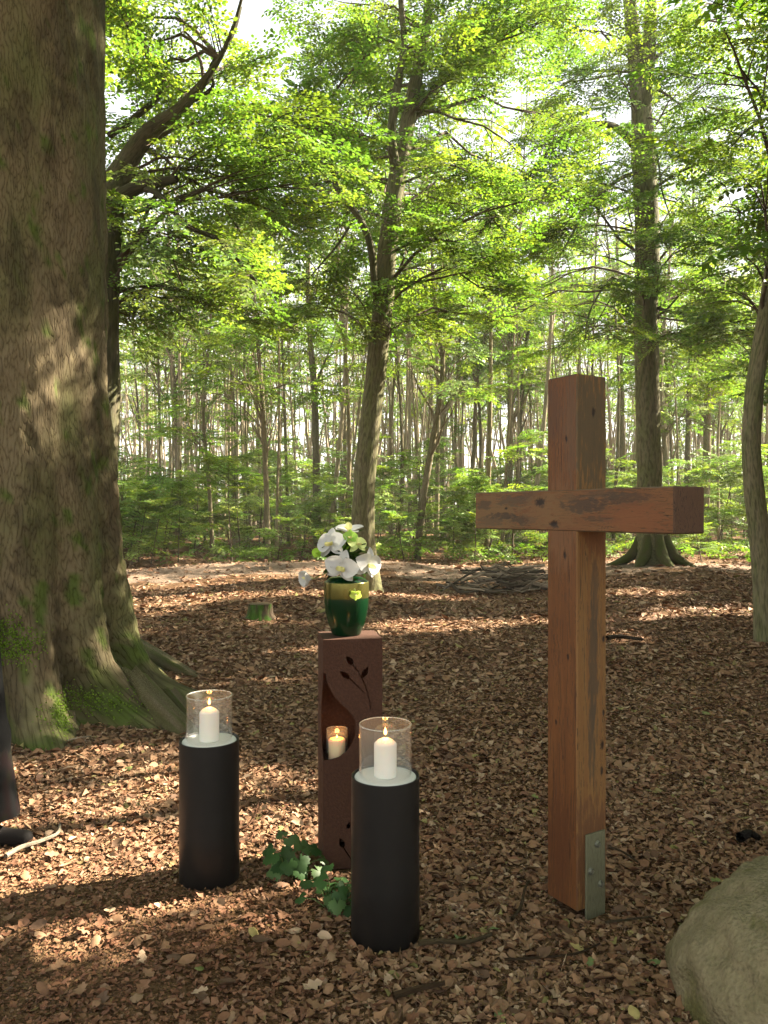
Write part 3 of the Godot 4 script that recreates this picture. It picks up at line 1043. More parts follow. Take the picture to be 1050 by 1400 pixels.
func make_wood() -> void:
	var rng := RandomNumberGenerator.new()
	rng.seed = 600
	var barks := [Color(.22, .17, .11), Color(.28, .22, .15), Color(.18, .145, .095), Color(.31, .25, .18)]
	# trees of the wood's edge that one can pick out: [label, base px, width px, course ...]
	var edge := [
		["leaning forked young tree at the edge of the path", [[570, 762], [574, 720], [582, 660], [592, 600], [602, 540], [605, 490], [598, 440], [592, 380], [590, 300]], 10, .45],
		["thin tree with a bare side twig beyond the path", [[367, 764], [365, 700], [363, 640], [360, 570], [356, 510], [350, 440], [345, 350], [342, 250]], 8, .42],
		["upright tree beyond the path behind the urn", [[434, 748], [433, 690], [432, 620], [430, 540], [424, 460], [421, 380], [424, 280], [425, 180]], 11, .40],
		["thin crooked sapling tree with low leaves beyond the path", [[291, 761], [288, 700], [284, 640], [278, 570], [283, 500], [288, 430], [284, 340]], 6, .35],
		["pale straight tree standing beyond the path", [[248, 745], [246, 690], [243, 620], [238, 540], [234, 470], [232, 380], [230, 250]], 11, .55],
		["upright grey tree standing beyond the stout beech", [[964, 748], [964, 700], [966, 640], [967, 570], [968, 500], [970, 420], [972, 300]], 13, .45],
		["slim pale tree between the stout beech and the bowed beech", [[938, 738], [939, 690], [940, 620], [942, 540], [944, 470], [946, 380], [948, 260]], 9, .5],
		["curving thin tree close behind the stout beech", [[912, 745], [908, 700], [911, 650], [908, 600], [903, 540], [906, 470], [912, 400], [920, 300]], 9, .45],
		["thin tree in the thicket beside the bowed beech", [[985, 718], [986, 670], [984, 610], [985, 540], [988, 470], [990, 380]], 8, .4],
		["straight tree rising behind the crossbeam", [[692, 742], [694, 690], [697, 620], [698, 550], [697, 480], [696, 400], [694, 290]], 10, .5],
		["bent tree rising behind the crossbeam", [[706, 740], [708, 690], [710, 620], [713, 550], [718, 480], [728, 420], [738, 330]], 8, .5],
		["slim straight tree bare low down behind the leaning tree", [[606, 744], [606, 690], [604, 620], [606, 550], [609, 480], [607, 400], [610, 280]], 9, .5],
		["thin bowed tree with steep fork near the crossbeam's end", [[634, 742], [640, 690], [648, 620], [650, 560], [655, 500], [668, 430], [680, 330]], 7, .45],
		["mottled tree between the cross post and stout beech", [[850, 740], [850, 690], [851, 620], [850, 550], [848, 480], [846, 400], [842, 300]], 9, .5]]
	var k := 0
	for e in edge:
		var c: Array = e[1]
		var base := gp(c[0][0], maxf(c[0][1], 738.0))
		var d := -base.z
		var bends := [base - Vector3(0, .1, 0)]
		for i in range(1, c.size()):
			bends.append(px(c[i][0], c[i][1], d))
		var r: float = e[2] * d / FOCAL * 0.5
		slender("beech_tree", e[0], base, bends[bends.size() - 1], r, e[3], 12, 2.4 + d * 0.02, 10, 1.1, Color(.185, .285, .068), spray_mid, 620 + k, barks[k % 4] * 0.75, "", bends)
		k += 1
	# slender trees filling the wood: a few grown kinds, copied, turned and scaled
	var kinds := []
	for i in 12:
		var h := rng.randf_range(15.0, 20.0)
		var o := slender("slender_tree", "slender bare stemmed tree with high leaves deep in the wood", Vector3.ZERO, Vector3(rng.randfn(0, .045) * h, h, rng.randfn(0, .04) * h), rng.randf_range(.055, .12), rng.randf_range(.46, .66), 4, 2.2, 5, 1.3, Color(.19, .29, .055), spray_far, 700 + i, barks[i % 4] * rng.randf_range(.8, 1.25), "slender trees deep in the wood", [], false)
		kinds.append(o)
	var placed := []
	var made := 0
	var tries := 0
	while made < 295 and tries < 8000:
		tries += 1
		var d := 27.0 + 55.0 * pow(rng.randf(), 0.7)
		var b := Vector3(rng.randf_range(-.56, .56) * d, 0, -d)
		var ok := true
		for p in placed:
			if p.distance_squared_to(b) < 1.7:
				ok = false
				break
		if not ok:
			continue
		placed.append(b)
		var o: Node3D = kinds[made] if made < 12 else kinds[rng.randi() % 12].duplicate()
		if made >= 12:
			o.name = numbered("slender_tree")
			add_child(o)
		o.position = ground_at(b) - Vector3(0, .05, 0)
		o.rotation.y = rng.randf() * TAU
		o.scale = Vector3.ONE * rng.randf_range(.8, 1.15)
		made += 1
	# beyond it the wood closes to one mass
	var far := thing("distant_wood", "hazy mass of leaves closing the wood far behind", "distant wood", Vector3.ZERO, "", "stuff")
	var fl := []
	for i in 3400:
		var d := rng.randf_range(84.0, 104.0)
		var p := Vector3(rng.randf_range(-.62, .62) * d, pow(rng.randf(), 1.8) * 30.0, -d)
		lay_spray(fl, p, Vector3(rng.randf_range(-1, 1), 0, rng.randf_range(-1, 1)), 2.6, rng, .6)
	crown(far, fl, spray_far, Color(.19, .28, .07), rng, 2.0, "foliage", false)
	var ft := Geo.new()
	for i in 520:
		var d := rng.randf_range(58.0, 98.0)
		var b := ground_at(Vector3(rng.randf_range(-.6, .6) * d, 0, -d))
		var h := rng.randf_range(14.0, 22.0)
		ft.tube(bough(b, b + Vector3(rng.randfn(0, .05) * h, h, rng.randfn(0, .04) * h), 0.0, rng, 4), taper(rng.randf_range(.08, .17), .03, 5), 5, barks[rng.randi() % 4], false, false)
	tag(part("trunks", ft.mesh(M.twig), far), "", "", "", "stuff")

func make_shade_trees() -> void:
	# unseen beeches added on the sun side, and a few neighbours round about
	var rng := RandomNumberGenerator.new()
	rng.seed = 900
	var k := 0
	# low leafy beeches added out of view to keep the sun off the clearing: [x, z, height]
	for s in [[6.4, -3.2, 9.0], [6.8, -5.2, 9.5], [7.6, -7.2, 10.5], [8.6, -9.2, 14.5], [9.6, -11.0, 15.0], [10.4, -9.8, 16.0], [7.6, -9.0, 13.5], [8.2, -4.2, 12.5], [9.4, -6.0, 12.0], [10.6, -13.4, 12.5], [11.6, -9.0, 15.0], [12.0, -16.2, 13.0], [13.4, -12.2, 13.0], [13.6, -19.2, 13.0], [8.6, -2.8, 11.0], [15.6, -22.2, 13.5], [15.2, -15.6, 13.0]]:
		var b := ground_at(Vector3(s[0], 0, s[1]))
		slender("beech_tree", "unseen low leafy beech added to keep the sun off the clearing", b, b + Vector3(rng.randfn(0, .3), s[2], rng.randfn(0, .3)), rng.randf_range(.12, .18), 0.16, 30, 2.5, 19, .95, Color(.14, .22, .045), spray_shade, 950 + k, Color(.15, .13, .09), "added low beeches shading the clearing")
		k += 1
	for s in [[-8.5, -10.0], [-7.5, -0.5], [-10.0, -18.0], [-3.5, 6.0], [3.5, 7.0], [-12.0, 4.0]]:
		var b := ground_at(Vector3(s[0], 0, s[1]))
		slender("beech_tree", "tall beech standing round the clearing outside the view", b, b + Vector3(rng.randfn(0, .5), rng.randf_range(15, 18), rng.randfn(0, .5)), rng.randf_range(.18, .28), .5, 12, 3.6, 10, 1.4, Color(.13, .21, .04), spray_far, 950 + k, Color(.15, .13, .09), "tall beeches round the clearing")
		k += 1

func make_undergrowth() -> void:
	var rng := RandomNumberGenerator.new()
	rng.seed = 1200
	var kinds := []
	for i in 12:
		var h := rng.randf_range(1.6, 3.8)
		var t := thing("beech_sapling", "leafy young beech sapling in the undergrowth beyond the path", "sapling", Vector3.ZERO, "beech saplings in the undergrowth")
		var wood := Geo.new()
		var pts := []
		var lean := Vector3(rng.randfn(0, .12), 1, rng.randfn(0, .12))
		for q in 5:
			pts.append(lean * h * q / 4.0 + jit(rng, .04) * (1.0 if q else 0.0))
		wood.tube(pts, taper(.02 + h * .004, .006, 5), 5, Color(.09, .07, .045), false, false)
		part("stem", wood.mesh(M.twig), t)
		var tw := Geo.new()
		var lv := []
		for q in int(h * 4.5):
			var f := rng.randf_range(.18, 1.02)
			var a := rng.randf() * TAU
			var l := h * .34 * (1.15 - f * .7) + .2
			var p := lean * h * f
			var e := p + Vector3(cos(a) * l, rng.randf_range(-.02, .3) * l, sin(a) * l)
			tw.tube([p, (p + e) * .5 + Vector3(0, .05, 0), e], [.008, .006, .003], 3, Color(.07, .055, .035), false, false)
			for w in 3:
				lay_spray(lv, p.lerp(e, rng.randf_range(.4, 1.1)) + jit(rng, .15), e - p, .8, rng, .2)
		part("branches", tw.mesh(M.twig), t)
		crown(t, lv, spray_mid, Color(.20, .30, .08), rng, .8, "crown", false)
		kinds.append(t)
	var made := 0
	while made < 190:
		var d := 22.0 + 38.0 * pow(rng.randf(), 1.25)
		var xx := rng.randf_range(-.54, .54) * d
		var b := ground_at(Vector3(xx, 0, -d))
		if absf(b.z - (-20.5 - 1.6 * sin(xx * 0.10 + 0.4) + xx * 0.10)) < 3.0:
			continue
		var o: Node3D = kinds[made] if made < 12 else kinds[rng.randi() % 12].duplicate()
		if made >= 12:
			o.name = numbered("beech_sapling")
			add_child(o)
		o.position = b - Vector3(0, .03, 0)
		o.rotation.y = rng.randf() * TAU
		o.scale = Vector3.ONE * rng.randf_range(.7, 1.2) * (1.0 + .012 * (d - 22.0))
		made += 1
	# low herbs at the foot of the wood
	var hg := []
	for i in 1800:
		var d := 22.5 + 22.0 * pow(rng.randf(), 1.2)
		var b := ground_at(Vector3(rng.randf_range(-.55, .55) * d, 0, -d))
		var xx := b.x
		if absf(b.z - (-20.5 - 1.6 * sin(xx * 0.10 + 0.4) + xx * 0.10)) < 2.8 or rough.get_noise_2d(b.x * .25, b.z * .25) < -0.08:
			continue
		lay_spray(hg, b + Vector3(0, rng.randf_range(.08, .5), 0), Vector3(rng.randf_range(-1, 1), 0, rng.randf_range(-1, 1)), .62, rng, .5)
	var o := thing("undergrowth", "low green herbs and seedlings carpeting the foot of the wood", "undergrowth", Vector3.ZERO, "", "stuff")
	crown(o, hg, spray_far, Color(.16, .26, .055), rng, .5, "foliage", false)

# ------------------------------------------------------------------ the cross
func wood_image(w: int, h: int, light: Color, mid: Color, dark: Color, sd: int, knots: Array, stains: Array, streak := 0.35) -> ImageTexture:
	# grain runs along x; knots [u, v, radius in v]; stains [u, v, half length, half width, colour, strength]
	var a := noise(sd, 1.0, 4)
	var b := noise(sd + 1, 1.0, 3)
	var im := Image.create_empty(w, h, false, Image.FORMAT_RGB8)
	var asp := float(w) / h
	for y in h:
		for x in w:
			var u := float(x) / w
			var v := float(y) / h
			var vv := v + 0.05 * b.get_noise_2d(u * 3.0, v * 1.5)
			var kd := 0.0
			for k in knots:
				var dx: float = (u - k[0]) * asp
				var dy: float = v - k[1]
				var q := sqrt(dx * dx * 0.45 + dy * dy) / float(k[2]) * (1.0 + 0.55 * a.get_noise_2d(u * 70.0, v * 9.0))
				vv += signf(dy) * 0.10 * float(k[2]) / 0.1 * exp(-q * q * 0.5)
				kd = maxf(kd, smoothstep(1.3, 0.35, q))
			var g := a.get_noise_2d(u * 5.0, vv * 38.0) * 0.6 + a.get_noise_2d(u * 14.0, vv * 120.0 + 50.0) * 0.4
			var big := b.get_noise_2d(u * 2.2, vv * 4.5 + 20.0)
			var c := mid.lerp(light, clampf(0.35 + g * 0.8 + big * 0.8, 0.0, 1.0))
			c = c.lerp(dark, clampf(smoothstep(0.05, 0.45, g + big * 0.5 - 0.06) * streak * 2.6, 0.0, 0.95))
			var check := b.get_noise_2d(u * 3.5 + 9.0, vv * 60.0)
			c = c.lerp(dark * 0.35, smoothstep(0.40, 0.52, check) * 0.85)
			for s in stains:
				var sx: float = (u - s[0]) / s[2]
				var sy: float = (v - s[1]) / s[3]
				var n2 := a.get_noise_2d(u * 22.0, v * 9.0 + 77.0) * 1.1
				c = c.lerp(s[4], clampf(smoothstep(1.15, 0.25, sx * sx + sy * sy + n2), 0.0, 1.0) * float(s[5]))
			c = c.lerp(Color(.012, .006, .004), kd * 0.95)
			im.set_pixel(x, y, c.linear_to_srgb())
	return ImageTexture.create_from_image(im)

func wood_mat(t: Texture2D, rgh := 0.62) -> StandardMaterial3D:
	var m := mat(Color.WHITE, rgh, 0.4)
	m.albedo_texture = t
	m.heightmap_enabled = true
	m.heightmap_texture = t
	m.heightmap_scale = 0.5
	return m

# a chamfered beam: surfaces across x, y and z have their own materials; u runs along the axis "long"
func beam(size: Vector3, b: float, long: int, mats: Array) -> ArrayMesh:
	var whole := Geo.new()
	whole.box(Vector3.ZERO, size, b)
	var out := ArrayMesh.new()
	for ax in 3:
		var g := Geo.new()
		for i in range(0, whole.ix.size(), 3):
			var nn := whole.n[whole.ix[i]]
			var best := 0
			for q in 3:
				if absf(nn[q]) > absf(nn[best]) + 0.01:
					best = q
			if best != ax:
				continue
			for k in 3:
				var p := whole.v[whole.ix[i + k]]
				var o1 := long
				if ax == long:
					o1 = (ax + 1) % 3
				var o2 := 3 - ax - o1
				g.vert(p, whole.n[whole.ix[i + k]], Vector2(p[o1] / size[o1] + 0.5, p[o2] / size[o2] + 0.5))
			g.ix.append_array([g.v.size() - 3, g.v.size() - 2, g.v.size() - 1])
		g.surface(out, mats[ax])
	return out

func make_cross() -> void:
	var t := thing("wooden_cross", "tall orange-brown wooden cross of square beams on a steel foot", "cross", Vector3(.756, 0, -3.055))
	t.rotation.y = deg_to_rad(-58.0)
	var grey := Color(0.0629, 0.0444, 0.0281)
	var face_a := wood_mat(wood_image(1024, 112, Color(0.185, 0.075, 0.022), Color(0.122, 0.046, 0.014), Color(0.050, 0.019, 0.008), 1500,
		[[.66, .60, .055], [.47, .70, .04], [.34, .30, .04], [.88, .65, .04]],
		[[.10, .4, .12, .5, Color(0.0740, 0.0252, 0.0118), .5], [.72, .5, .10, .5, Color(0.1628, 0.0814, 0.0370), .5], [.93, .2, .06, .4, Color(0.0814, 0.0407, 0.0222), .5], [.90, .8, .12, .25, Color(0.1110, 0.0666, 0.0370), .5]]))
	var face_b := wood_mat(wood_image(1024, 112, Color(0.2220, 0.1221, 0.0407), Color(0.1628, 0.0777, 0.0252), Color(0.0592, 0.0333, 0.0163), 1510,
		[[.30, .14, .06], [.36, .10, .045], [.25, .16, .06], [.50, .1, .05], [.93, .45, .06]],
		[[.45, .45, .16, .18, grey, .8], [.33, .50, .10, .14, grey, .7], [.58, .40, .10, .15, grey, .6], [.90, .5, .13, 1.2, Color(0.0703, 0.0533, 0.0296), .85], [.10, .5, .12, .9, Color(0.0888, 0.0333, 0.0148), .75], [.70, .35, .05, .5, Color(0.1258, 0.0444, 0.0148), .7]]))
	var bar_f := wood_mat(wood_image(768, 128, Color(0.1998, 0.0925, 0.0311), Color(0.1369, 0.0555, 0.0192), Color(0.0555, 0.0259, 0.0133), 1520,
		[[.395, .70, .12], [.47, .16, .10], [.20, .55, .04]],
		[[.12, .4, .20, .7, Color(0.15, 0.088, 0.036), .8], [.18, .35, .10, .10, Color(.04, .026, .017), .8], [.06, .65, .06, .14, Color(.05, .032, .02), .7], [.30, .25, .09, .14, Color(.04, .026, .017), .75], [.55, .80, .09, .10, Color(.045, .028, .018), .7], [.70, .30, .10, .08, Color(.05, .03, .018), .6], [.50, .55, .12, .5, Color(.16, .085, .032), .6], [.25, .75, .12, .16, grey, .65], [.33, .85, .07, .12, grey, .6], [.10, .2, .1, .15, grey, .5], [.40, .5, .10, .6, Color(0.1628, 0.0888, 0.0370), .6], [.62, .6, .12, .2, Color(.045, .03, .02), .75], [.80, .75, .12, .16, Color(.05, .03, .018), .7], [.72, .85, .12, .12, grey, .55], [.85, .3, .14, .4, Color(0.1850, 0.0629, 0.0207), .6]]))
	var bar_t := wood_mat(wood_image(512, 96, Color(0.1480, 0.0962, 0.0518), Color(0.0962, 0.0555, 0.0296), Color(0.0444, 0.0259, 0.0148), 1530, [[.5, .4, .05]], []))
	var ends := wood_mat(wood_image(128, 128, Color(.100, .056, .034), Color(.076, .042, .026), Color(.04, .024, .016), 1540, [], [], .5), .8)
	part("post", beam(Vector3(.16, 2.04, .16), .005, 1, [face_b, ends, face_a]), t, Vector3(0, .035 + 1.02, 0))
	part("crossbeam", beam(Vector3(1.047, .16, .16), .005, 0, [ends, bar_t, bar_f]), t, Vector3(-.0065, 1.556, .003))
	var steel := mat(Color(.17, .165, .105), 0.5, 0.5)
	steel.metallic = 0.25
	steel.albedo_texture = noise_tex(1551, .02, [[0.0, Color(.6, .6, .58)], [0.6, Color(1, 1, .98)], [1.0, Color(.8, .78, .7)]])
	var bolt_m := mat(Color(.35, .35, .30), .35)
	bolt_m.metallic = 0.8
	for s in [1.0, -1.0]:
		var g := Geo.new()
		g.box(Vector3(s * .0845, .10, -.012), Vector3(.008, .44, .104), .0015)
		var p := part("foot_plate", g.mesh(steel), t)
		for b in [[.275, -.018], [.180, .018], [.118, -.036]]:
			var bg := Geo.new()
			var at := Vector3(s * .0887, b[0], b[1])
			var hex := []
			var hex2 := []
			bg.tube([at, at + Vector3(s * .003, 0, 0)], [.014, .014], 16)
			bg.tube([at + Vector3(s * .003, 0, 0), at + Vector3(s * .010, 0, 0), at + Vector3(s * .012, 0, 0)], [.0105, .0105, .008], 6)
			part("bolt", bg.mesh(bolt_m), p)

# ------------------------------------------------------------------ rusted pillar, urn and flowers
func cut(into: CSGShape3D, poly: PackedVector2Array, at: Vector3, turn: float, m: Material, depth := .03) -> void:
	var c := CSGPolygon3D.new()
	c.operation = CSGShape3D.OPERATION_SUBTRACTION
	c.polygon = poly
	c.depth = depth
	c.material = m
	c.name = "cut"
	into.add_child(c, true)
	c.position = at
	c.rotation.y = turn

func leaf_poly(tip: Vector2, base: Vector2, w: float) -> PackedVector2Array:
	var d := base - tip
	var s := Vector2(-d.y, d.x).normalized() * w
	return PackedVector2Array([tip, tip + d * .25 + s * .55, tip + d * .55 + s, tip + d * .85 + s * .7, base, tip + d * .85 - s * .7, tip + d * .55 - s, tip + d * .25 - s * .55])

func line_poly(pts: Array, w: float) -> PackedVector2Array:
	var l := PackedVector2Array()
	var r := []
	for i in pts.size():
		var d: Vector2 = (pts[mini(i + 1, pts.size() - 1)] - pts[maxi(i - 1, 0)]).normalized()
		var s := Vector2(-d.y, d.x) * w
		l.push_back(pts[i] + s)
		r.push_front(pts[i] - s)
	for q in r:
		l.push_back(q)
	return l

func make_pillar() -> void:
	var t := thing("rusted_pillar", "rust-brown hollow steel pillar with drop-shaped opening and cut-out leaf sprigs", "pillar", Vector3(-.156, 0, -3.504))
	t.rotation.y = deg_to_rad(10.0)
	var rust := mat(Color.WHITE, 0.85, 0.3)
	rust.albedo_texture = noise_tex(1601, .05, [[0.0, Color(.047, .021, .014)], [0.4, Color(.056, .026, .017)], [0.6, Color(.062, .029, .018)], [1.0, Color(.080, .037, .023)]], 512, 7)
	rust.uv1_triplanar = true
	rust.uv1_scale = Vector3(2.2, 2.2, 2.2)
	rust.heightmap_enabled = true
	rust.heightmap_texture = grey_tex(1602, .08)
	rust.heightmap_scale = .15
	var top := .997
	var shell := CSGBox3D.new()
	shell.name = "shell"
	shell.size = Vector3(.26, top, .235)
	shell.material = rust
	t.add_child(shell)
	shell.position = Vector3(0, top * .5, 0)
	var hollow := CSGBox3D.new()
	hollow.operation = CSGShape3D.OPERATION_SUBTRACTION
	hollow.size = Vector3(.252, top - .006, .227)
	hollow.material = rust
	hollow.name = "hollow"
	shell.add_child(hollow)
	hollow.position = Vector3(0, -.002, 0)
	var oy := -top * .5
	var f := func(x: float, y: float) -> Vector2: return Vector2((x - 443.0) / 81.0 * .26 - .13, EYE - (y - 700.0) / FOCAL * 3.385)
	var drop := PackedVector2Array([Vector2(-.16, .86)])
	for p in [[443, 917], [446, 925], [450, 936], [455, 946], [461, 955], [468, 963], [475, 969], [481, 975], [485, 981], [487.5, 990], [487.5, 1000], [486, 1009], [482, 1018], [475, 1027], [465, 1034], [454, 1037], [443, 1038]]:
		drop.push_back(f.call(p[0], p[1]))
	drop.push_back(Vector2(-.16, .478))
	cut(shell, drop, Vector3(0, oy, .1175 + .015), 0, rust)
	cut(shell, PackedVector2Array([Vector2(-.03, .855), Vector2(0, .855), Vector2(.03, .80), Vector2(.065, .735), Vector2(.095, .67), Vector2(.108, .61), Vector2(.10, .555), Vector2(.075, .515), Vector2(.04, .488), Vector2(0, .478), Vector2(-.03, .478)]), Vector3(-.13 + .015, oy, .1175), PI / 2, rust)
	var z := func(x: float, y: float) -> Vector2: return f.call(400.0 + x / 4.0, 850.0 + y / 4.0)
	var at := Vector3(0, oy, .1175 + .015)
	for l in [[298, 187, 336, 238, .014], [262, 268, 318, 312, .013], [420, 246, 384, 312, .013], [262, 1180, 285, 1235, .013], [316, 1096, 306, 1135, .01]]:
		cut(shell, leaf_poly(z.call(l[0], l[1]), z.call(l[2], l[3]), l[4]), at, 0, rust)
	for l in [[[330, 230], [362, 272], [384, 312], [402, 352], [415, 395], [426, 440], [431, 485]], [[314, 308], [350, 345], [394, 390]], [[280, 1228], [300, 1262], [325, 1300], [345, 1335]]]:
		var q := []
		for p in l:
			q.append(z.call(p[0], p[1]))
		cut(shell, line_poly(q, .0026), at, 0, rust)
	for l in [[.12, .90, .10, .86], [.06, .85, .075, .80], [.15, .80, .13, .765], [.05, .44, .065, .40], [.11, .36, .09, .32], [.16, .30, .15, .26], [.07, .27, .085, .22], [.12, .20, .10, .155], [.05, .16, .06, .12]]:
		cut(shell, leaf_poly(Vector2(l[0], l[1]), Vector2(l[2], l[3]), .007), Vector3(-.13 + .015, oy, .1175), PI / 2, rust)
	var g := Geo.new()
	g.box(Vector3(0, .447, 0), Vector3(.251, .005, .226), .001)
	part("shelf", g.mesh(rust), t)
	var c0 := t.position + Basis(Vector3.UP, t.rotation.y) * Vector3(-.060, .4497, .035)
	candle(c0, .0375, .098, "cream pillar candle glowing inside the rusted pillar", Color(.80, .62, .38), false)
	glass(c0, .047, .0015, .135, "small candle glass inside the rusted pillar")

func glass_mat(alpha := .04) -> StandardMaterial3D:
	var m := StandardMaterial3D.new()
	m.albedo_color = Color(.95, .97, .95, alpha)
	m.transparency = BaseMaterial3D.TRANSPARENCY_ALPHA
	m.roughness = 0.02
	m.metallic_specular = 0.55
	return m

func glass(at: Vector3, r: float, th: float, h: float, label: String) -> void:
	var t := thing("candle_glass", label, "candle glass", at + Vector3(0, .0008, 0))
	if not M.has("glass"):
		M.glass = glass_mat()
		M.rim = glass_mat(.22)
	var g := Geo.new()
	g.lathe([Vector2(r, 0), Vector2(r, h * .5), Vector2(r, h)], Vector3.ZERO, 64)
	g.lathe([Vector2(r - th, h), Vector2(r - th, h * .5), Vector2(r - th, .0)], Vector3.ZERO, 64)
	part("wall", g.mesh(M.glass), t)
	var rg := Geo.new()
	var prof := []
	for k in 9:
		var a := TAU * k / 8.0
		prof.append(Vector2(r - th * .5 + cos(a) * th * .62, h + sin(a) * th * .62))
	rg.lathe(prof, Vector3.ZERO, 64)
	part("rim", rg.mesh(M.rim), t)

func candle(at: Vector3, r: float, h: float, label: String, wax: Color, tall := true) -> void:
	var t := thing("pillar_candle", label, "candle", at)
	var m := mat(wax, 0.45, 0.5)
	m.subsurf_scatter_enabled = true
	m.subsurf_scatter_strength = 0.35
	var top := h
	var prof := [Vector2(0, 0), Vector2(r - .001, 0), Vector2(r, .002), Vector2(r, top * .5), Vector2(r, top - .012), Vector2(r - .001, top - .008), Vector2(r - .004, top - .005)]
	if tall:
		prof += [Vector2(r * .7, top + .003), Vector2(r * .4, top + .009), Vector2(r * .2, top + .012), Vector2(0, top + .0125)]
	else:
		prof += [Vector2(r * .8, top - .004), Vector2(r * .6, top - .010), Vector2(0, top - .012)]
	var g := Geo.new()
	g.lathe(prof, Vector3.ZERO, 40)
	part("wax_body", g.mesh(m), t)
	var w0 := (top + .012) if tall else (top - .013)
	var wg := Geo.new()
	wg.tube([Vector3(0, w0, 0), Vector3(.0005, w0 + .008, 0), Vector3(.002, w0 + .014, 0)], [.0012, .0012, .001], 6, Color.WHITE)
	part("wick", wg.mesh(mat(Color(.02, .015, .012), .9)), t)
	var fm := mat(Color(.9, .6, .25), .9)
	fm.emission_enabled = true
	fm.emission = Color(1.0, .70, .34)
	fm.emission_energy_multiplier = 1.5
	var fh := .030 if tall else .017
	var fg := Geo.new()
	var fp := []
	for k in 11:
		var q := k / 10.0
		fp.append(Vector2(.0058 * sin(PI * pow(q, .62)) * (fh / .030) + .00005, w0 + .010 + q * fh))
	fg.lathe(fp, Vector3.ZERO, 16)
	part("flame", fg.mesh(fm), t)
	var l := OmniLight3D.new()
	l.name = "candle_light"
	l.light_color = Color(1.0, .66, .32)
	l.light_energy = .0012 if tall else .0010
	l.light_size = .006
	l.omni_range = 4.0
	l.omni_attenuation = 2.0
	l.shadow_enabled = true
	t.add_child(l)
	l.position = Vector3(0, w0 + .010 + fh * .45, 0)

func make_urn() -> void:
	var up := Basis(Vector3.UP, deg_to_rad(10.0))
	var at := Vector3(-.156, .9975, -3.504) + up * Vector3(-.012, 0, -.01)
	var t := thing("urn", "dark green rounded urn with a golden band on the rusted pillar", "urn", at)
	var green := mat(Color(.002, .020, .006), 0.25, 0.4)
	green.clearcoat_enabled = true
	green.clearcoat = 0.25
	green.clearcoat_roughness = 0.12
	var g := Geo.new()
	g.lathe([Vector2(0, 0), Vector2(.060, 0), Vector2(.064, .003), Vector2(.071, .022), Vector2(.083, .055), Vector2(.092, .088), Vector2(.098, .12), Vector2(.1005, .15), Vector2(.1008, .168)], Vector3.ZERO, 64)
	part("body", g.mesh(green), t)
	var gold := mat(Color(.17, .16, .05), 0.24, 0.5)
	gold.metallic = 0.75
	gold.albedo_texture = noise_tex(1701, .015, [[0.0, Color(.6, .62, .5)], [0.5, Color(.9, .9, .8)], [1.0, Color(1, 1, 1)]])
	gold.uv1_triplanar = true
	gold.uv1_scale = Vector3(14, 2, 14)
	var b := Geo.new()
	b.lathe([Vector2(.1008, .168), Vector2(.1018, .170), Vector2(.1022, .2), Vector2(.1015, .236), Vector2(.1, .239), Vector2(.097, .2395)], Vector3.ZERO, 64)
	part("band", b.mesh(gold), t)
	var l := Geo.new()
	l.lathe([Vector2(.097, .2395), Vector2(.093, .243), Vector2(.086, .250), Vector2(.070, .258), Vector2(.04, .263), Vector2(0, .264)], Vector3.ZERO, 48)
	part("lid", l.mesh(green), t)
	M.urn_at = at

func petal(g: Geo, at: Vector3, dir: Vector3, face: Vector3, l: float, w: float, cup: float, bend: float, blunt: float, col: Color, rng: RandomNumberGenerator) -> void:
	var side := dir.cross(face).normalized()
	var rows := []
	var cols := []
	for i in 8:
		var f := i / 7.0
		var ww := w * pow(maxf(sin(PI * pow(f * .97 + .015, blunt)), 0.0), .62)
		var row := PackedVector3Array()
		var cr := PackedColorArray()
		for j in 7:
			var q := j / 3.0 - 1.0
			row.push_back(at + dir * l * f + side * ww * q + face * (cup * ww * (q * q) + bend * l * f * f + .02 * l * sin(q * 4.0 + f * 5.0)))
			cr.push_back(col)
		rows.append(row)
		cols.append(cr)
	g.sheet(rows, false, cols, 1, 1, at - face * 10.0)

func orchid(t: Node3D, at: Vector3, face: Vector3, up: Vector3, s: float, col: Color, lip: Color, rng: RandomNumberGenerator, droop := 0.0) -> void:
	face = face.normalized()
	up = (up - face * up.dot(face)).normalized()
	var side := up.cross(face).normalized()
	var heart := Geo.new()
	heart.tube([at - face * .008, at + face * .006, at + face * .014], [.004, .006, .002], 8, lip)
	petal(heart, at + face * .006, (face * .8 - up * .7).normalized(), (up * .8 + face * .5).normalized(), s * .30, s * .12, .8, .5, .9, lip, rng)
	petal(heart, at + face * .004, (face * .5 + side * .8 - up * .3).normalized(), face, s * .18, s * .08, .8, .3, .9, lip, rng)
	petal(heart, at + face * .004, (face * .5 - side * .8 - up * .3).normalized(), face, s * .18, s * .08, .8, .3, .9, lip, rng)
	var root := part("orchid", heart.mesh(M.petal), t)
	for p in [[0.0, .50, .22, .8], [2.25, .48, .21, .8], [-2.25, .48, .21, .8]]:
		var d := (up * cos(p[0]) + side * sin(p[0]) + face * droop).normalized()
		var g := Geo.new()
		petal(g, at - face * .003, d, face, s * p[1] * 1.1, s * p[2] * .80, .35, rng.randf_range(-.35, .05), p[3], col * .93, rng)
		part("petal", g.mesh(M.petal), root)
	for sg in [-1.0, 1.0]:
		var d: Vector3 = (side * sg + up * .22 + face * (.12 + droop)).normalized()
		var g := Geo.new()
		petal(g, at + face * .002, d, face, s * .56, s * .31, .30, rng.randf_range(-.35, .0), .66, col, rng)
		part("petal", g.mesh(M.petal), root)

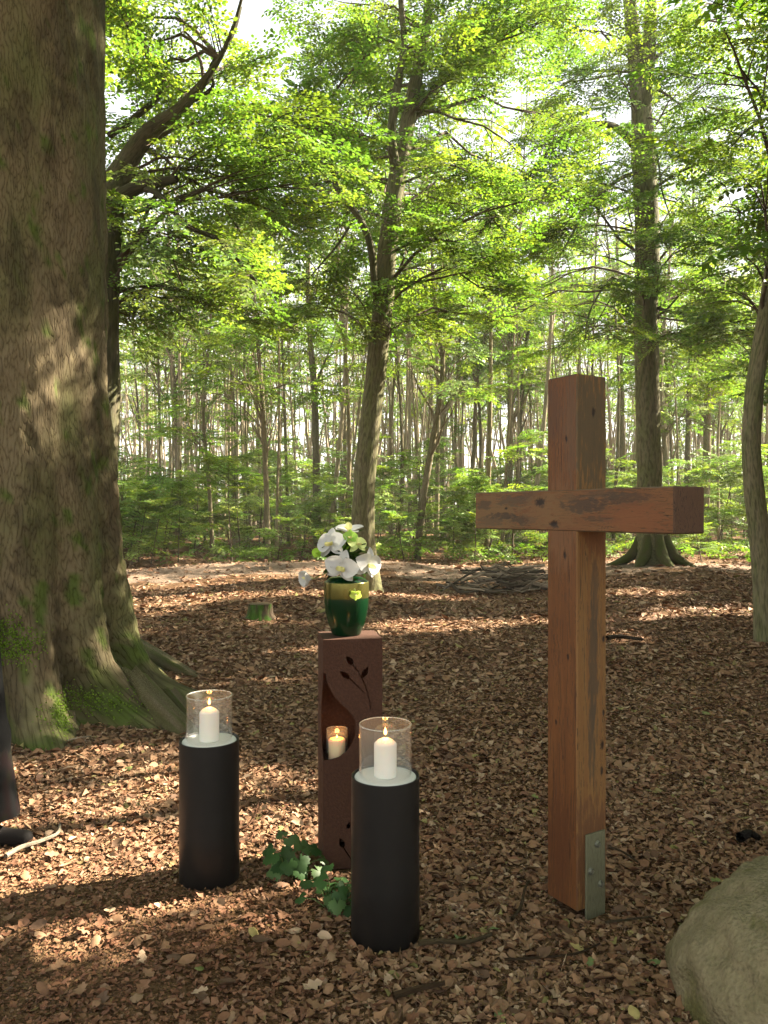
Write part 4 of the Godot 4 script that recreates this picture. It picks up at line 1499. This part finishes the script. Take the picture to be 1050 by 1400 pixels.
func make_flowers() -> void:
	var u: Vector3 = M.urn_at
	var t := thing("flower_arrangement", "white and pale green orchids with dark leaves on top of the green urn", "flowers", u + Vector3(0, .30, 0))
	var rng := RandomNumberGenerator.new()
	rng.seed = 1800
	var pm := tinted(0.55, 0.35)
	pm.backlight_enabled = true
	pm.backlight = Color(.75, .75, .72)
	pm.cull_mode = BaseMaterial3D.CULL_DISABLED
	M.petal = pm
	var o := t.position
	var white := Color(.58, .58, .58)
	var lip := Color(.75, .72, .35)
	var P := func(x: float, y: float, dz: float) -> Vector3: return px(x, y, -u.z - dz) - o
	orchid(t, P.call(453, 744, .06), Vector3(-.45, .35, 1), Vector3(-.2, 1, .2), .142, white, lip, rng)
	orchid(t, P.call(467, 776, .11), Vector3(-.1, -.05, 1), Vector3(.25, 1, 0), .142, white, lip, rng)
	orchid(t, P.call(503, 772, .05), Vector3(.85, -.15, .75), Vector3(.3, 1, 0), .142, white, lip, rng)
	orchid(t, P.call(425, 790, .07), Vector3(-.9, -.1, .35), Vector3(-.35, -1, 0), .115, white, lip, rng, 1.3)
	orchid(t, P.call(476, 727, -.01), Vector3(.1, 1, .25), Vector3(.1, 0, -1), .13, white, lip, rng, .3)
	orchid(t, P.call(489, 744, .06), Vector3(.5, .4, 1), Vector3(0, 1, 0), .085, Color(.62, .72, .30), lip, rng)
	orchid(t, P.call(479, 735, .07), Vector3(.0, .3, 1), Vector3(0, 1, 0), .07, Color(.32, .52, .10), lip, rng, .5)
	orchid(t, P.call(437, 757, .03), Vector3(-.7, .3, .8), Vector3(0, 1, 0), .065, Color(.36, .58, .06), Color(.4, .6, .08), rng, .6)
	orchid(t, P.call(486, 812, .115), Vector3(.1, -.3, 1), Vector3(0, -1, 0), .055, Color(.55, .68, .14), lip, rng, .5)
	# dark foliage under the flowers
	for k in 96:
		var a := rng.randf() * TAU
		var e := rng.randf_range(-.15, 1.2)
		var d := Vector3(cos(a) * cos(e), sin(e), sin(a) * cos(e)).normalized()
		var g := Geo.new()
		var at := Vector3(-.012, -.035, 0) + d * rng.randf_range(.01, .06) + Vector3(0, rng.randf_range(0, .12), 0)
		var face := (Vector3.UP + jit(rng, .6)).normalized()
		face = (face - d * face.dot(d)).normalized()
		var tone := rng.randf_range(.6, 1.4)
		petal(g, at, d, face, rng.randf_range(.05, .085), rng.randf_range(.013, .022), .4, rng.randf_range(-.5, .1), .85, Color(.030, .060, .016) * tone if k % 12 else Color(.12, .20, .04) * tone, rng)
		part("leaf", g.mesh(M.leaf), t)
	# flower stalks
	for q in [[P.call(427, 792, .06)], [P.call(437, 757, .03)], [P.call(503, 772, .04)], [P.call(486, 812, .11)], [P.call(476, 727, -.01)]]:
		var e: Vector3 = q[0]
		var g := Geo.new()
		var b := bough(Vector3(0, -.02, 0), e, .02, rng, 4)
		g.tube(b, [.003, .003, .0026, .0024, .002], 6, Color(.13, .17, .05))
		part("stalk", g.mesh(M.twig), t)

# ------------------------------------------------------------------ candle pedestals
func make_pedestals() -> void:
	var dark := mat(Color(.012, .0105, .0098), 0.5, 0.4)
	dark.albedo_texture = noise_tex(1901, .02, [[0.0, Color(.7, .7, .7)], [0.6, Color(.95, .95, .95)], [1.0, Color(1, 1, 1)]])
	dark.uv1_triplanar = true
	dark.roughness_texture = noise_tex(1902, .03, [[0.0, Color(.5, .5, .5)], [1.0, Color(1, 1, 1)]])
	var plate := mat(Color(.62, .62, .60), 0.5, 0.4)
	var specs := [[Vector3(-.743, 0, -3.31), "black cylindrical candle pedestal standing beside the old beech's roots", "white candle burning in glass on the pedestal beside the old beech", "glass cylinder round the candle beside the old beech", "pale round tray on the pedestal beside the old beech"],
		[Vector3(.005, 0, -2.86), "black cylindrical candle pedestal standing before the rusted pillar", "white candle burning in glass on the pedestal before the rusted pillar", "glass cylinder round the candle before the rusted pillar", "pale round tray on the pedestal before the rusted pillar"]]
	for s in specs:
		var at: Vector3 = s[0]
		var t := thing("candle_pedestal", s[1], "pedestal", at, "candle pedestals")
		var g := Geo.new()
		g.lathe([Vector2(0, -.03), Vector2(.1255, -.03), Vector2(.1255, .2), Vector2(.125, .4), Vector2(.125, .582), Vector2(.1242, .5845), Vector2(.1225, .585)], Vector3.ZERO, 72)
		part("body", g.mesh(dark), t)
		var r := Geo.new()
		r.lathe([Vector2(.1225, .585), Vector2(.121, .5846), Vector2(.120, .582), Vector2(.120, .574), Vector2(0, .574)], Vector3.ZERO, 72)
		part("top", r.mesh(dark), t)
		var pg := Geo.new()
		pg.lathe([Vector2(0, .0003), Vector2(.112, .0003), Vector2(.1135, .003), Vector2(.112, .006), Vector2(.104, .0075), Vector2(.10, .006), Vector2(0, .006)], Vector3.ZERO, 64)
		var p := part("tray", pg.mesh(plate), self, at + Vector3(0, .574, 0))
		tag(p, s[4], "tray", "candle trays")
		candle(at + Vector3(0, .5803, 0), .0415, .128, s[2], Color(.82, .80, .74))
		glass(at + Vector3(0, .5803, 0), .0965, .003, .190, s[3])

# ------------------------------------------------------------------ boulder, stump, brushwood
func make_boulder() -> void:
	var at := Vector3(1.54, 0, -2.52)
	var nz := noise(2001, 1.0, 4)
	var nc := noise(2002, 1.0, 4, FastNoiseLite.TYPE_CELLULAR)
	var rows := []
	var cols := []
	for i in 90:
		var e := lerpf(-PI / 2, PI / 2, i / 89.0)
		var row := PackedVector3Array()
		var cr := PackedColorArray()
		for j in 161:
			var a := TAU * (j % 160) / 160.0
			var d := Vector3(cos(a) * cos(e), sin(e), sin(a) * cos(e))
			# blocky: a superellipsoid, knocked about
			var q := Vector3(absf(d.x) / .62, absf(d.y) / .36, absf(d.z) / .48)
			var r := 1.0 / pow(pow(q.x, 2.3) + pow(q.y, 2.3) + pow(q.z, 2.3), 1.0 / 2.3)
			r *= 1.0 + 0.09 * nz.get_noise_3d(d.x * 1.2, d.y * 1.4, d.z * 1.2) + .05 * nz.get_noise_3d(d.x * 4.0, d.y * 4.0, d.z * 4.0) + .010 * nz.get_noise_3d(d.x * 15.0, d.y * 15.0, d.z * 15.0)
			var p := d * r
			p.y = p.y * (1.0 - .10 * p.x) + .02 * p.x
			row.push_back(p)
			var m := nz.get_noise_3d(d.x * 2.2 + 5.0, d.y * 2.2, d.z * 2.2) * 1.3 - d.y * .55 + .12 + nz.get_noise_3d(d.x * 9.0, d.y * 9.0, d.z * 9.0) * .5
			var c := Color(.25, .205, .125).lerp(Color(.175, .148, .082), clampf(nz.get_noise_3d(d.x * 5.0, d.y * 5.0 + 8.0, d.z * 5.0) + .4, 0, 1))
			c = c.lerp(Color(.10, .095, .025), smoothstep(.18, .50, m) * .75)
			cr.push_back(c)
		rows.append(row)
		cols.append(cr)
	var g := Geo.new()
	g.sheet(rows, true, cols, 3.0, 1.5, Vector3.ZERO)
	var m := tinted(.9, .3)
	m.albedo_texture = noise_tex(2003, .06, [[0.0, Color(.40, .40, .37)], [.5, Color(.85, .85, .83)], [1.0, Color(1, 1, 1)]], 512, 6)
	m.heightmap_enabled = true
	m.heightmap_texture = grey_tex(2004, .05, 512, 6)
	m.heightmap_scale = 1.2
	m.uv1_triplanar = true
	m.uv1_scale = Vector3(2, 2, 2)
	var o := part("boulder", g.mesh(m), self, at + Vector3(0, .02, 0))
	o.rotation.y = deg_to_rad(28.0)
	tag(o, "large rounded boulder with greenish lichen lying in the leaf litter", "boulder")

func make_stump() -> void:
	var b := gp(356, 850)
	var t := thing("tree_stump", "small cut stump with moss on its side in the leaf litter", "stump", b)
	var g := Geo.new()
	var nz := noise(2101, 1.0, 3)
	var rows := []
	var cols := []
	for i in 12:
		var row := PackedVector3Array()
		var cr := PackedColorArray()
		for j in 37:
			var a := TAU * (j % 36) / 36.0
			var y := -.06 + .27 * i / 11.0
			var r := .165 * (1.0 + .16 * nz.get_noise_3d(cos(a) * 1.5, y * 3.0, sin(a) * 1.5)) + .07 * exp(-maxf(y, 0.0) / .06)
			row.push_back(Vector3(cos(a) * r, y, sin(a) * r))
			var m := nz.get_noise_3d(cos(a) * 1.4 + 3.3, y * 2.0, sin(a) * 1.4) + .35 * cos(a - 2.1)
			cr.push_back(Color(.085, .062, .04).lerp(Color(.06, .125, .02), smoothstep(.0, .25, m)))
		rows.append(row)
		cols.append(cr)
	g.sheet(rows, true, cols, 2.0, .3, Vector3(0, .08, 0))
	part("trunk", g.mesh(M.bark), t)
	var c := Geo.new()
	var ring := []
	for j in 36:
		ring.append((rows[11][j] as Vector3) + Vector3(0, .001, 0))
	c.flat(ring, [], Color(.075, .055, .035), Vector3.UP)
	part("cut_top", c.mesh(M.bark), t)

func make_brush_pile() -> void:
	var c := gp(692, 803)
	var t := thing("brush_pile", "low heap of grey dead branches lying behind the cross", "brush pile", c)
	var rng := RandomNumberGenerator.new()
	rng.seed = 2200
	for k in 105:
		var f := rng.randfn(0, .42)
		var a := rng.randfn(0, .38) + (PI if rng.randf() < .5 else 0.0)
		var hgt := maxf(.55 * exp(-f * f * 1.1), .08)
		var p := Vector3(f * 1.25, rng.randf_range(.03, hgt), rng.randfn(0, .28))
		var l := rng.randf_range(.3, 1.0)
		var d := Vector3(cos(a), rng.randfn(0, .26), sin(a)).normalized()
		var r := rng.randf_range(.010, .038)
		var pts := [p - d * l * .5 + jit(rng, .05), p - d * l * .15 + jit(rng, .05), p + d * l * .2 + jit(rng, .05), p + d * l * .5 + jit(rng, .07)]
		for i in 4:
			pts[i].y = maxf(pts[i].y, r)
		var g := Geo.new()
		var tone := rng.randf_range(.5, 1.5)
		g.tube(pts, [r, r * .9, r * .75, r * .5], 6, Color(.15, .12, .09) * tone * tone, true, true)
		part("stick", g.mesh(M.twig), t)

func make_sticks() -> void:
	var rng := RandomNumberGenerator.new()
	rng.seed = 2300
	var list := [
		["pale bleached stick lying in the sunny leaf litter", [[8, 1180], [28, 1168], [52, 1160], [78, 1148], [82, 1136]], .011, Color(.42, .36, .28)],
		["short thick brown stick lying before the candle pedestal", [[538, 1372], [570, 1364], [608, 1357]], .011, Color(.10, .062, .036)],
		["mossy brown stick beside the foot of the candle pedestal", [[572, 1299], [600, 1298], [640, 1300], [672, 1290]], .010, Color(.13, .095, .055)],
		["thin forked twig lying near the foot of the cross", [[700, 1268], [712, 1248], [718, 1222], [724, 1212]], .007, Color(.11, .075, .045)],
		["long thin twig lying in front of the cross", [[690, 1322], [740, 1319], [790, 1312], [820, 1298]], .005, Color(.10, .065, .04)],
		["small white splinter of wood by the beech roots", [[60, 1017], [70, 1016], [79, 1014]], .011, Color(.50, .44, .36)],
		["thin pale twig by the beech roots", [[92, 1018], [108, 1014], [125, 1012]], .006, Color(.45, .38, .30)],
		["bent thin twig lying beyond the beech roots' sunlit litter", [[100, 1070], [120, 1062], [140, 1048]], .005, Color(.22, .12, .08)],
		["curved reddish twig beside the candle pedestal", [[328, 1138], [345, 1128], [352, 1110], [354, 1098]], .0035, Color(.28, .14, .09)],
		["dark rotten wood chunk in the litter above the boulder", [[1012, 1156], [1026, 1150], [1038, 1155]], .022, Color(.022, .016, .012)],
		["thin straight twig lying beside the steel foot", [[832, 1165], [850, 1172], [872, 1186]], .006, Color(.14, .10, .065)],
		["slender twig lying between the boulder and the cross", [[828, 1268], [860, 1264], [895, 1262]], .005, Color(.15, .11, .07)],
		["dark dead branch lying on the far litter behind the cross", [[830, 876], [850, 874], [878, 877]], .03, Color(.05, .036, .026)]]
	for s in list:
		var g := Geo.new()
		var pts := []
		var r: float = s[2]
		var first := gp(s[1][0][0], s[1][0][1])
		for q in s[1]:
			pts.append(gp(q[0], q[1]) - first + Vector3(0, r * .9 + .016 + rng.randf_range(0, .006), 0))
		var rr := []
		for i in pts.size():
			rr.append(r * lerpf(1.0, .6, i / (pts.size() - 1.0)))
		stem(g, pts, rr, 10, .3, s[3], (s[3] as Color) * .7, 2301)
		var o := part("fallen_stick", g.mesh(M.bark), self, first)
		tag(o, s[0], "stick", "sticks lying in the litter")

func make_plants() -> void:
	var rng := RandomNumberGenerator.new()
	rng.seed = 2400
	for s in [[gp(402, 1196), .15, 17, "clump of broad lobed green leaves beside the foot of the rusted pillar"], [gp(456, 1240), .13, 20, "clump of jagged green leaves between rusted pillar and candle pedestal"]]:
		var b: Vector3 = s[0]
		var t := thing("leafy_plant", s[3], "plant", b)
		for k in int(s[2]):
			var a := rng.randf() * TAU
			var d: float = float(s[1]) * sqrt(rng.randf())
			var hgt := rng.randf_range(.03, .13)
			var c := Vector3(cos(a) * d, hgt, sin(a) * d)
			var st := Geo.new()
			st.tube([Vector3(c.x * .15, -.01, c.z * .15), Vector3(c.x * .6, hgt * .8, c.z * .6), c], [.003, .0026, .002], 5, Color(.10, .14, .05), false, false)
			var stalk := part("stalk", st.mesh(M.twig), t)
			# a palmate leaf: fan of lobes round the stalk's end
			var up := (Vector3.UP * 1.0 + Vector3(cos(a), 0, sin(a)) * .5 + Vector3(0, 0, .55) + jit(rng, .35)).normalized()
			var x := Vector3(cos(a), 0, sin(a))
			x = (x - up * x.dot(up)).normalized()
			var y := up.cross(x)
			var r := rng.randf_range(.034, .058)
			var g := Geo.new()
			var tone := rng.randf_range(.65, 1.35)
			var col := Color(.055, .125, .036) * tone if rng.randf() < .75 else Color(.12, .20, .075) * tone
			var mid := g.vert(c, up, Vector2.ZERO, col)
			var m := 31
			var ring := []
			for i in m:
				var q := lerpf(-2.75, 2.75, i / (m - 1.0))
				var lobe := .70 + .30 * absf(cos(q * 2.0)) + .07 * (1.0 if i % 2 else -1.0)
				lobe *= 1.0 - .22 * absf(q) / 2.75
				var p := c + (x * cos(q) + y * sin(q)) * r * lobe + up * (r * (.10 * cos(q * 4.0) - .28 * lobe * lobe))
				ring.append(g.vert(p, (up + (p - c).normalized() * .35).normalized(), Vector2.ZERO, col))
			for i in m - 1:
				g.tri(mid, ring[i], ring[i + 1])
			part("leaf", g.mesh(M.leaf), t)

# ------------------------------------------------------------------ the person at the edge
func nets(g: Geo, bones: Array, cell: float, k: float) -> void:   # bones: [a, b, ra, rb, colour]
	var lo := Vector3.INF
	var hi := -Vector3.INF
	for b in bones:
		var r := maxf(b[2], b[3]) + k + cell * 2.0
		for e in [b[0], b[1]]:
			lo = lo.min(e - Vector3.ONE * r)
			hi = hi.max(e + Vector3.ONE * r)
	var n := Vector3i(((hi - lo) / cell).ceil()) + Vector3i.ONE
	var f := PackedFloat32Array()
	f.resize(n.x * n.y * n.z)
	f.fill(1.0)
	for b in bones:
		var pa: Vector3 = b[0]
		var ba: Vector3 = b[1] - pa
		var ra: float = b[2]
		var rb: float = b[3]
		var l2 := maxf(ba.length_squared(), 1e-9)
		var reach := maxf(ra, rb) + k + cell * 2.0
		var i0 := Vector3i(((pa.min(b[1]) - Vector3.ONE * reach - lo) / cell).floor()).clamp(Vector3i.ZERO, n - Vector3i.ONE)
		var i1 := Vector3i(((pa.max(b[1]) + Vector3.ONE * reach - lo) / cell).ceil()).clamp(Vector3i.ZERO, n - Vector3i.ONE)
		for z in range(i0.z, i1.z + 1):
			for y in range(i0.y, i1.y + 1):
				var row := (z * n.y + y) * n.x
				for x in range(i0.x, i1.x + 1):
					var p := lo + Vector3(x, y, z) * cell - pa
					var h := clampf(p.dot(ba) / l2, 0.0, 1.0)
					var d := (p - ba * h).length() - lerpf(ra, rb, h)
					var o := f[row + x]
					var q := maxf(k - absf(o - d), 0.0) / k
					f[row + x] = minf(o, d) - q * q * k * 0.25
	var at := {}
	var sy := n.x
	var sz := n.x * n.y
	for z in n.z - 1:
		for y in n.y - 1:
			for x in n.x - 1:
				var i := z * sz + y * sy + x
				var inside := 0
				for c in [0, 1, sy, sy + 1, sz, sz + 1, sz + sy, sz + sy + 1]:
					if f[i + c] < 0.0:
						inside += 1
				if inside == 0 or inside == 8:
					continue
				var sum := Vector3.ZERO
				var m := 0
				for e in [[0, 1], [sy, sy + 1], [sz, sz + 1], [sz + sy, sz + sy + 1], [0, sy], [1, sy + 1], [sz, sz + sy], [sz + 1, sz + sy + 1], [0, sz], [1, sz + 1], [sy, sz + sy], [sy + 1, sz + sy + 1]]:
					var fa := f[i + e[0]]
					var fb := f[i + e[1]]
					if (fa < 0.0) != (fb < 0.0):
						var t := fa / (fa - fb)
						var ca := Vector3(e[0] % sy, (e[0] % sz) / sy, e[0] / sz)
						var cb := Vector3(e[1] % sy, (e[1] % sz) / sy, e[1] / sz)
						sum += ca.lerp(cb, t)
						m += 1
				var p := lo + (Vector3(x, y, z) + sum / m) * cell
				var grad := Vector3(f[i + 1] - f[i] + f[i + sy + 1] - f[i + sy] + f[i + sz + 1] - f[i + sz], f[i + sy] - f[i] + f[i + sy + 1] - f[i + 1] + f[i + sz + sy] - f[i + sz], f[i + sz] - f[i] + f[i + sz + 1] - f[i + 1] + f[i + sz + sy] - f[i + sy]).normalized()
				var best := 1e9
				var col := Color.WHITE
				for b in bones:
					var ba: Vector3 = b[1] - b[0]
					var h := clampf((p - b[0]).dot(ba) / maxf(ba.length_squared(), 1e-9), 0, 1)
					var d: float = (p - b[0] - ba * h).length() - lerpf(b[2], b[3], h)
					if d < best:
						best = d
						col = b[4]
				at[i] = g.vert(p, grad, Vector2.ZERO, col)
	for i in at:
		for e in [[1, sy, sz], [sy, sz, 1], [sz, 1, sy]]:
			if i + e[0] >= f.size() or (f[i] < 0.0) == (f[i + e[0]] < 0.0):
				continue
			var q := [i, i - e[1], i - e[1] - e[2], i - e[2]]
			if at.has(q[1]) and at.has(q[2]) and at.has(q[3]):
				g.quad(at[q[0]], at[q[1]], at[q[2]], at[q[3]])

func make_person() -> void:
	# stands just outside the picture, facing the urn; only trouser leg and shoe reach into view
	var t := thing("person", "person in dark trousers and dark jacket standing at the clearing's edge", "person", Vector3(-1.965, 0, -3.52))
	var cloth := Color(.011, .010, .0095)
	var skin := Color(.50, .30, .21)
	var V := func(x: float, y: float, z: float) -> Vector3: return Vector3(x, y, z)     # x: forward, z: to the camera
	var g := Geo.new()
	var body := [
		[Vector3(0, 1.00, 0), Vector3(-.01, 1.22, 0), .135, .13, cloth], [Vector3(0, .98, -.07), Vector3(0, .98, .07), .115, .115, cloth],
		[Vector3(-.01, 1.22, -.05), Vector3(-.015, 1.38, -.08), .12, .10, cloth], [Vector3(-.01, 1.22, .05), Vector3(-.015, 1.38, .08), .12, .10, cloth],
		[Vector3(-.02, 1.42, -.15), Vector3(-.02, 1.42, .15), .065, .065, cloth],
		[Vector3(.00, .94, .09), Vector3(.045, .50, .10), .10, .075, cloth], [Vector3(.045, .50, .10), Vector3(.03, .17, .10), .075, .088, cloth],
		[Vector3(.06, .94, -.09), Vector3(.125, .50, -.10), .11, .085, cloth], [Vector3(.125, .50, -.10), Vector3(.165, .19, -.10), .085, .083, cloth],
		[Vector3(-.02, 1.42, .18), Vector3(-.05, 1.12, .235), .058, .048, cloth], [Vector3(-.05, 1.12, .235), Vector3(.03, .90, .23), .047, .036, cloth],
		[Vector3(-.02, 1.42, -.18), Vector3(-.05, 1.12, -.235), .058, .048, cloth], [Vector3(-.07, 1.12, -.235), Vector3(-.04, .90, -.23), .047, .036, cloth],
		[Vector3(-.015, 1.42, 0), Vector3(.01, 1.54, 0), .055, .052, skin]]
	nets(g, body, .021, .05)
	for s in [-1.0, 1.0]:
		var w := Vector3(.035 if s > 0.0 else -.038, .885, .23 * s)
		var hand := [[w, w + Vector3(.012, -.085, 0), .026, .032, skin]]
		for i in 4:
			var k := w + Vector3(.034 - i * .019, -.095, .004 * s)
			var l: float = [.036, .042, .039, .030][i]
			var mid := k + Vector3(.006, -l, -.004 * s)
			hand.append([k, mid, .0095, .009, skin])
			hand.append([mid, mid + Vector3(.004, -l * .75, -.014 * s), .009, .0078, skin])
		hand.append([w + Vector3(.028, -.035, 0), w + Vector3(.055, -.07, -.008 * s), .012, .0105, skin])
		hand.append([w + Vector3(.055, -.07, -.008 * s), w + Vector3(.058, -.10, -.012 * s), .0105, .009, skin])
		nets(g, hand, .006, .008)
	var hc := Vector3(.03, 1.655, 0)
	nets(g, [[hc + Vector3(-.02, .03, 0), hc + Vector3(.005, .035, 0), .088, .085, skin], [hc + Vector3(.02, -.045, 0), hc + Vector3(.05, -.07, 0), .062, .042, skin], [hc + Vector3(.085, .01, 0), hc + Vector3(.102, -.022, 0), .010, .013, skin],
		[hc + Vector3(.078, -.052, -.014), hc + Vector3(.078, -.052, .014), .011, .011, Color(.42, .2, .16)], [hc + Vector3(-.005, .015, .088), hc + Vector3(-.01, -.02, .084), .014, .009, skin], [hc + Vector3(-.005, .015, -.088), hc + Vector3(-.01, -.02, -.084), .014, .009, skin],
		[hc + Vector3(.070, .012, .03), hc + Vector3(.074, .012, .03), .013, .012, Color(.6, .55, .5)], [hc + Vector3(.070, .012, -.03), hc + Vector3(.074, .012, -.03), .013, .012, Color(.6, .55, .5)], [hc + Vector3(-.01, -.09, 0), hc + Vector3(-.005, -.04, 0), .05, .05, skin]], .008, .02)
	var bm := tinted(.95, .12)
	part("body", g.mesh(bm), t)
	for q in [[Vector3(.125, .50, -.10), Vector3(.168, .13, -.10)], [Vector3(.045, .50, .10), Vector3(.03, .12, .10)]]:
		var hem := Geo.new()
		var a0: Vector3 = q[0]
		var a1: Vector3 = q[1]
		stem(hem, [a0, a0.lerp(a1, .4), a0.lerp(a1, .7), a1], [.086, .090, .094, .098], 24, .16, cloth, cloth * 1.3, 2501)
		part("trouser_leg", hem.mesh(bm), t)
	var hg := Geo.new()
	nets(hg, [[hc + Vector3(-.035, .045, 0), hc + Vector3(.0, .06, 0), .09, .083, Color.WHITE], [hc + Vector3(-.06, -.02, -.02), hc + Vector3(-.06, -.02, .02), .055, .055, Color.WHITE]], .010, .02)
	part("hair", hg.mesh(mat(Color(.06, .045, .035), .7)), t)
	var leather := mat(Color(.012, .0105, .010), .7, .2)
	for s in [[.08, .10], [.195, -.10]]:
		var sg := Geo.new()
		nets(sg, [[Vector3(s[0] - .12, .052, s[1]), Vector3(s[0] - .05, .05, s[1]), .045, .045, Color.WHITE], [Vector3(s[0] - .06, .042, s[1]), Vector3(s[0] + .10, .034, s[1]), .045, .036, Color.WHITE], [Vector3(s[0] - .08, .06, s[1]), Vector3(s[0] - .075, .13, s[1]), .045, .05, Color.WHITE]], .010, .02)
		part("shoe", sg.mesh(leather), t)
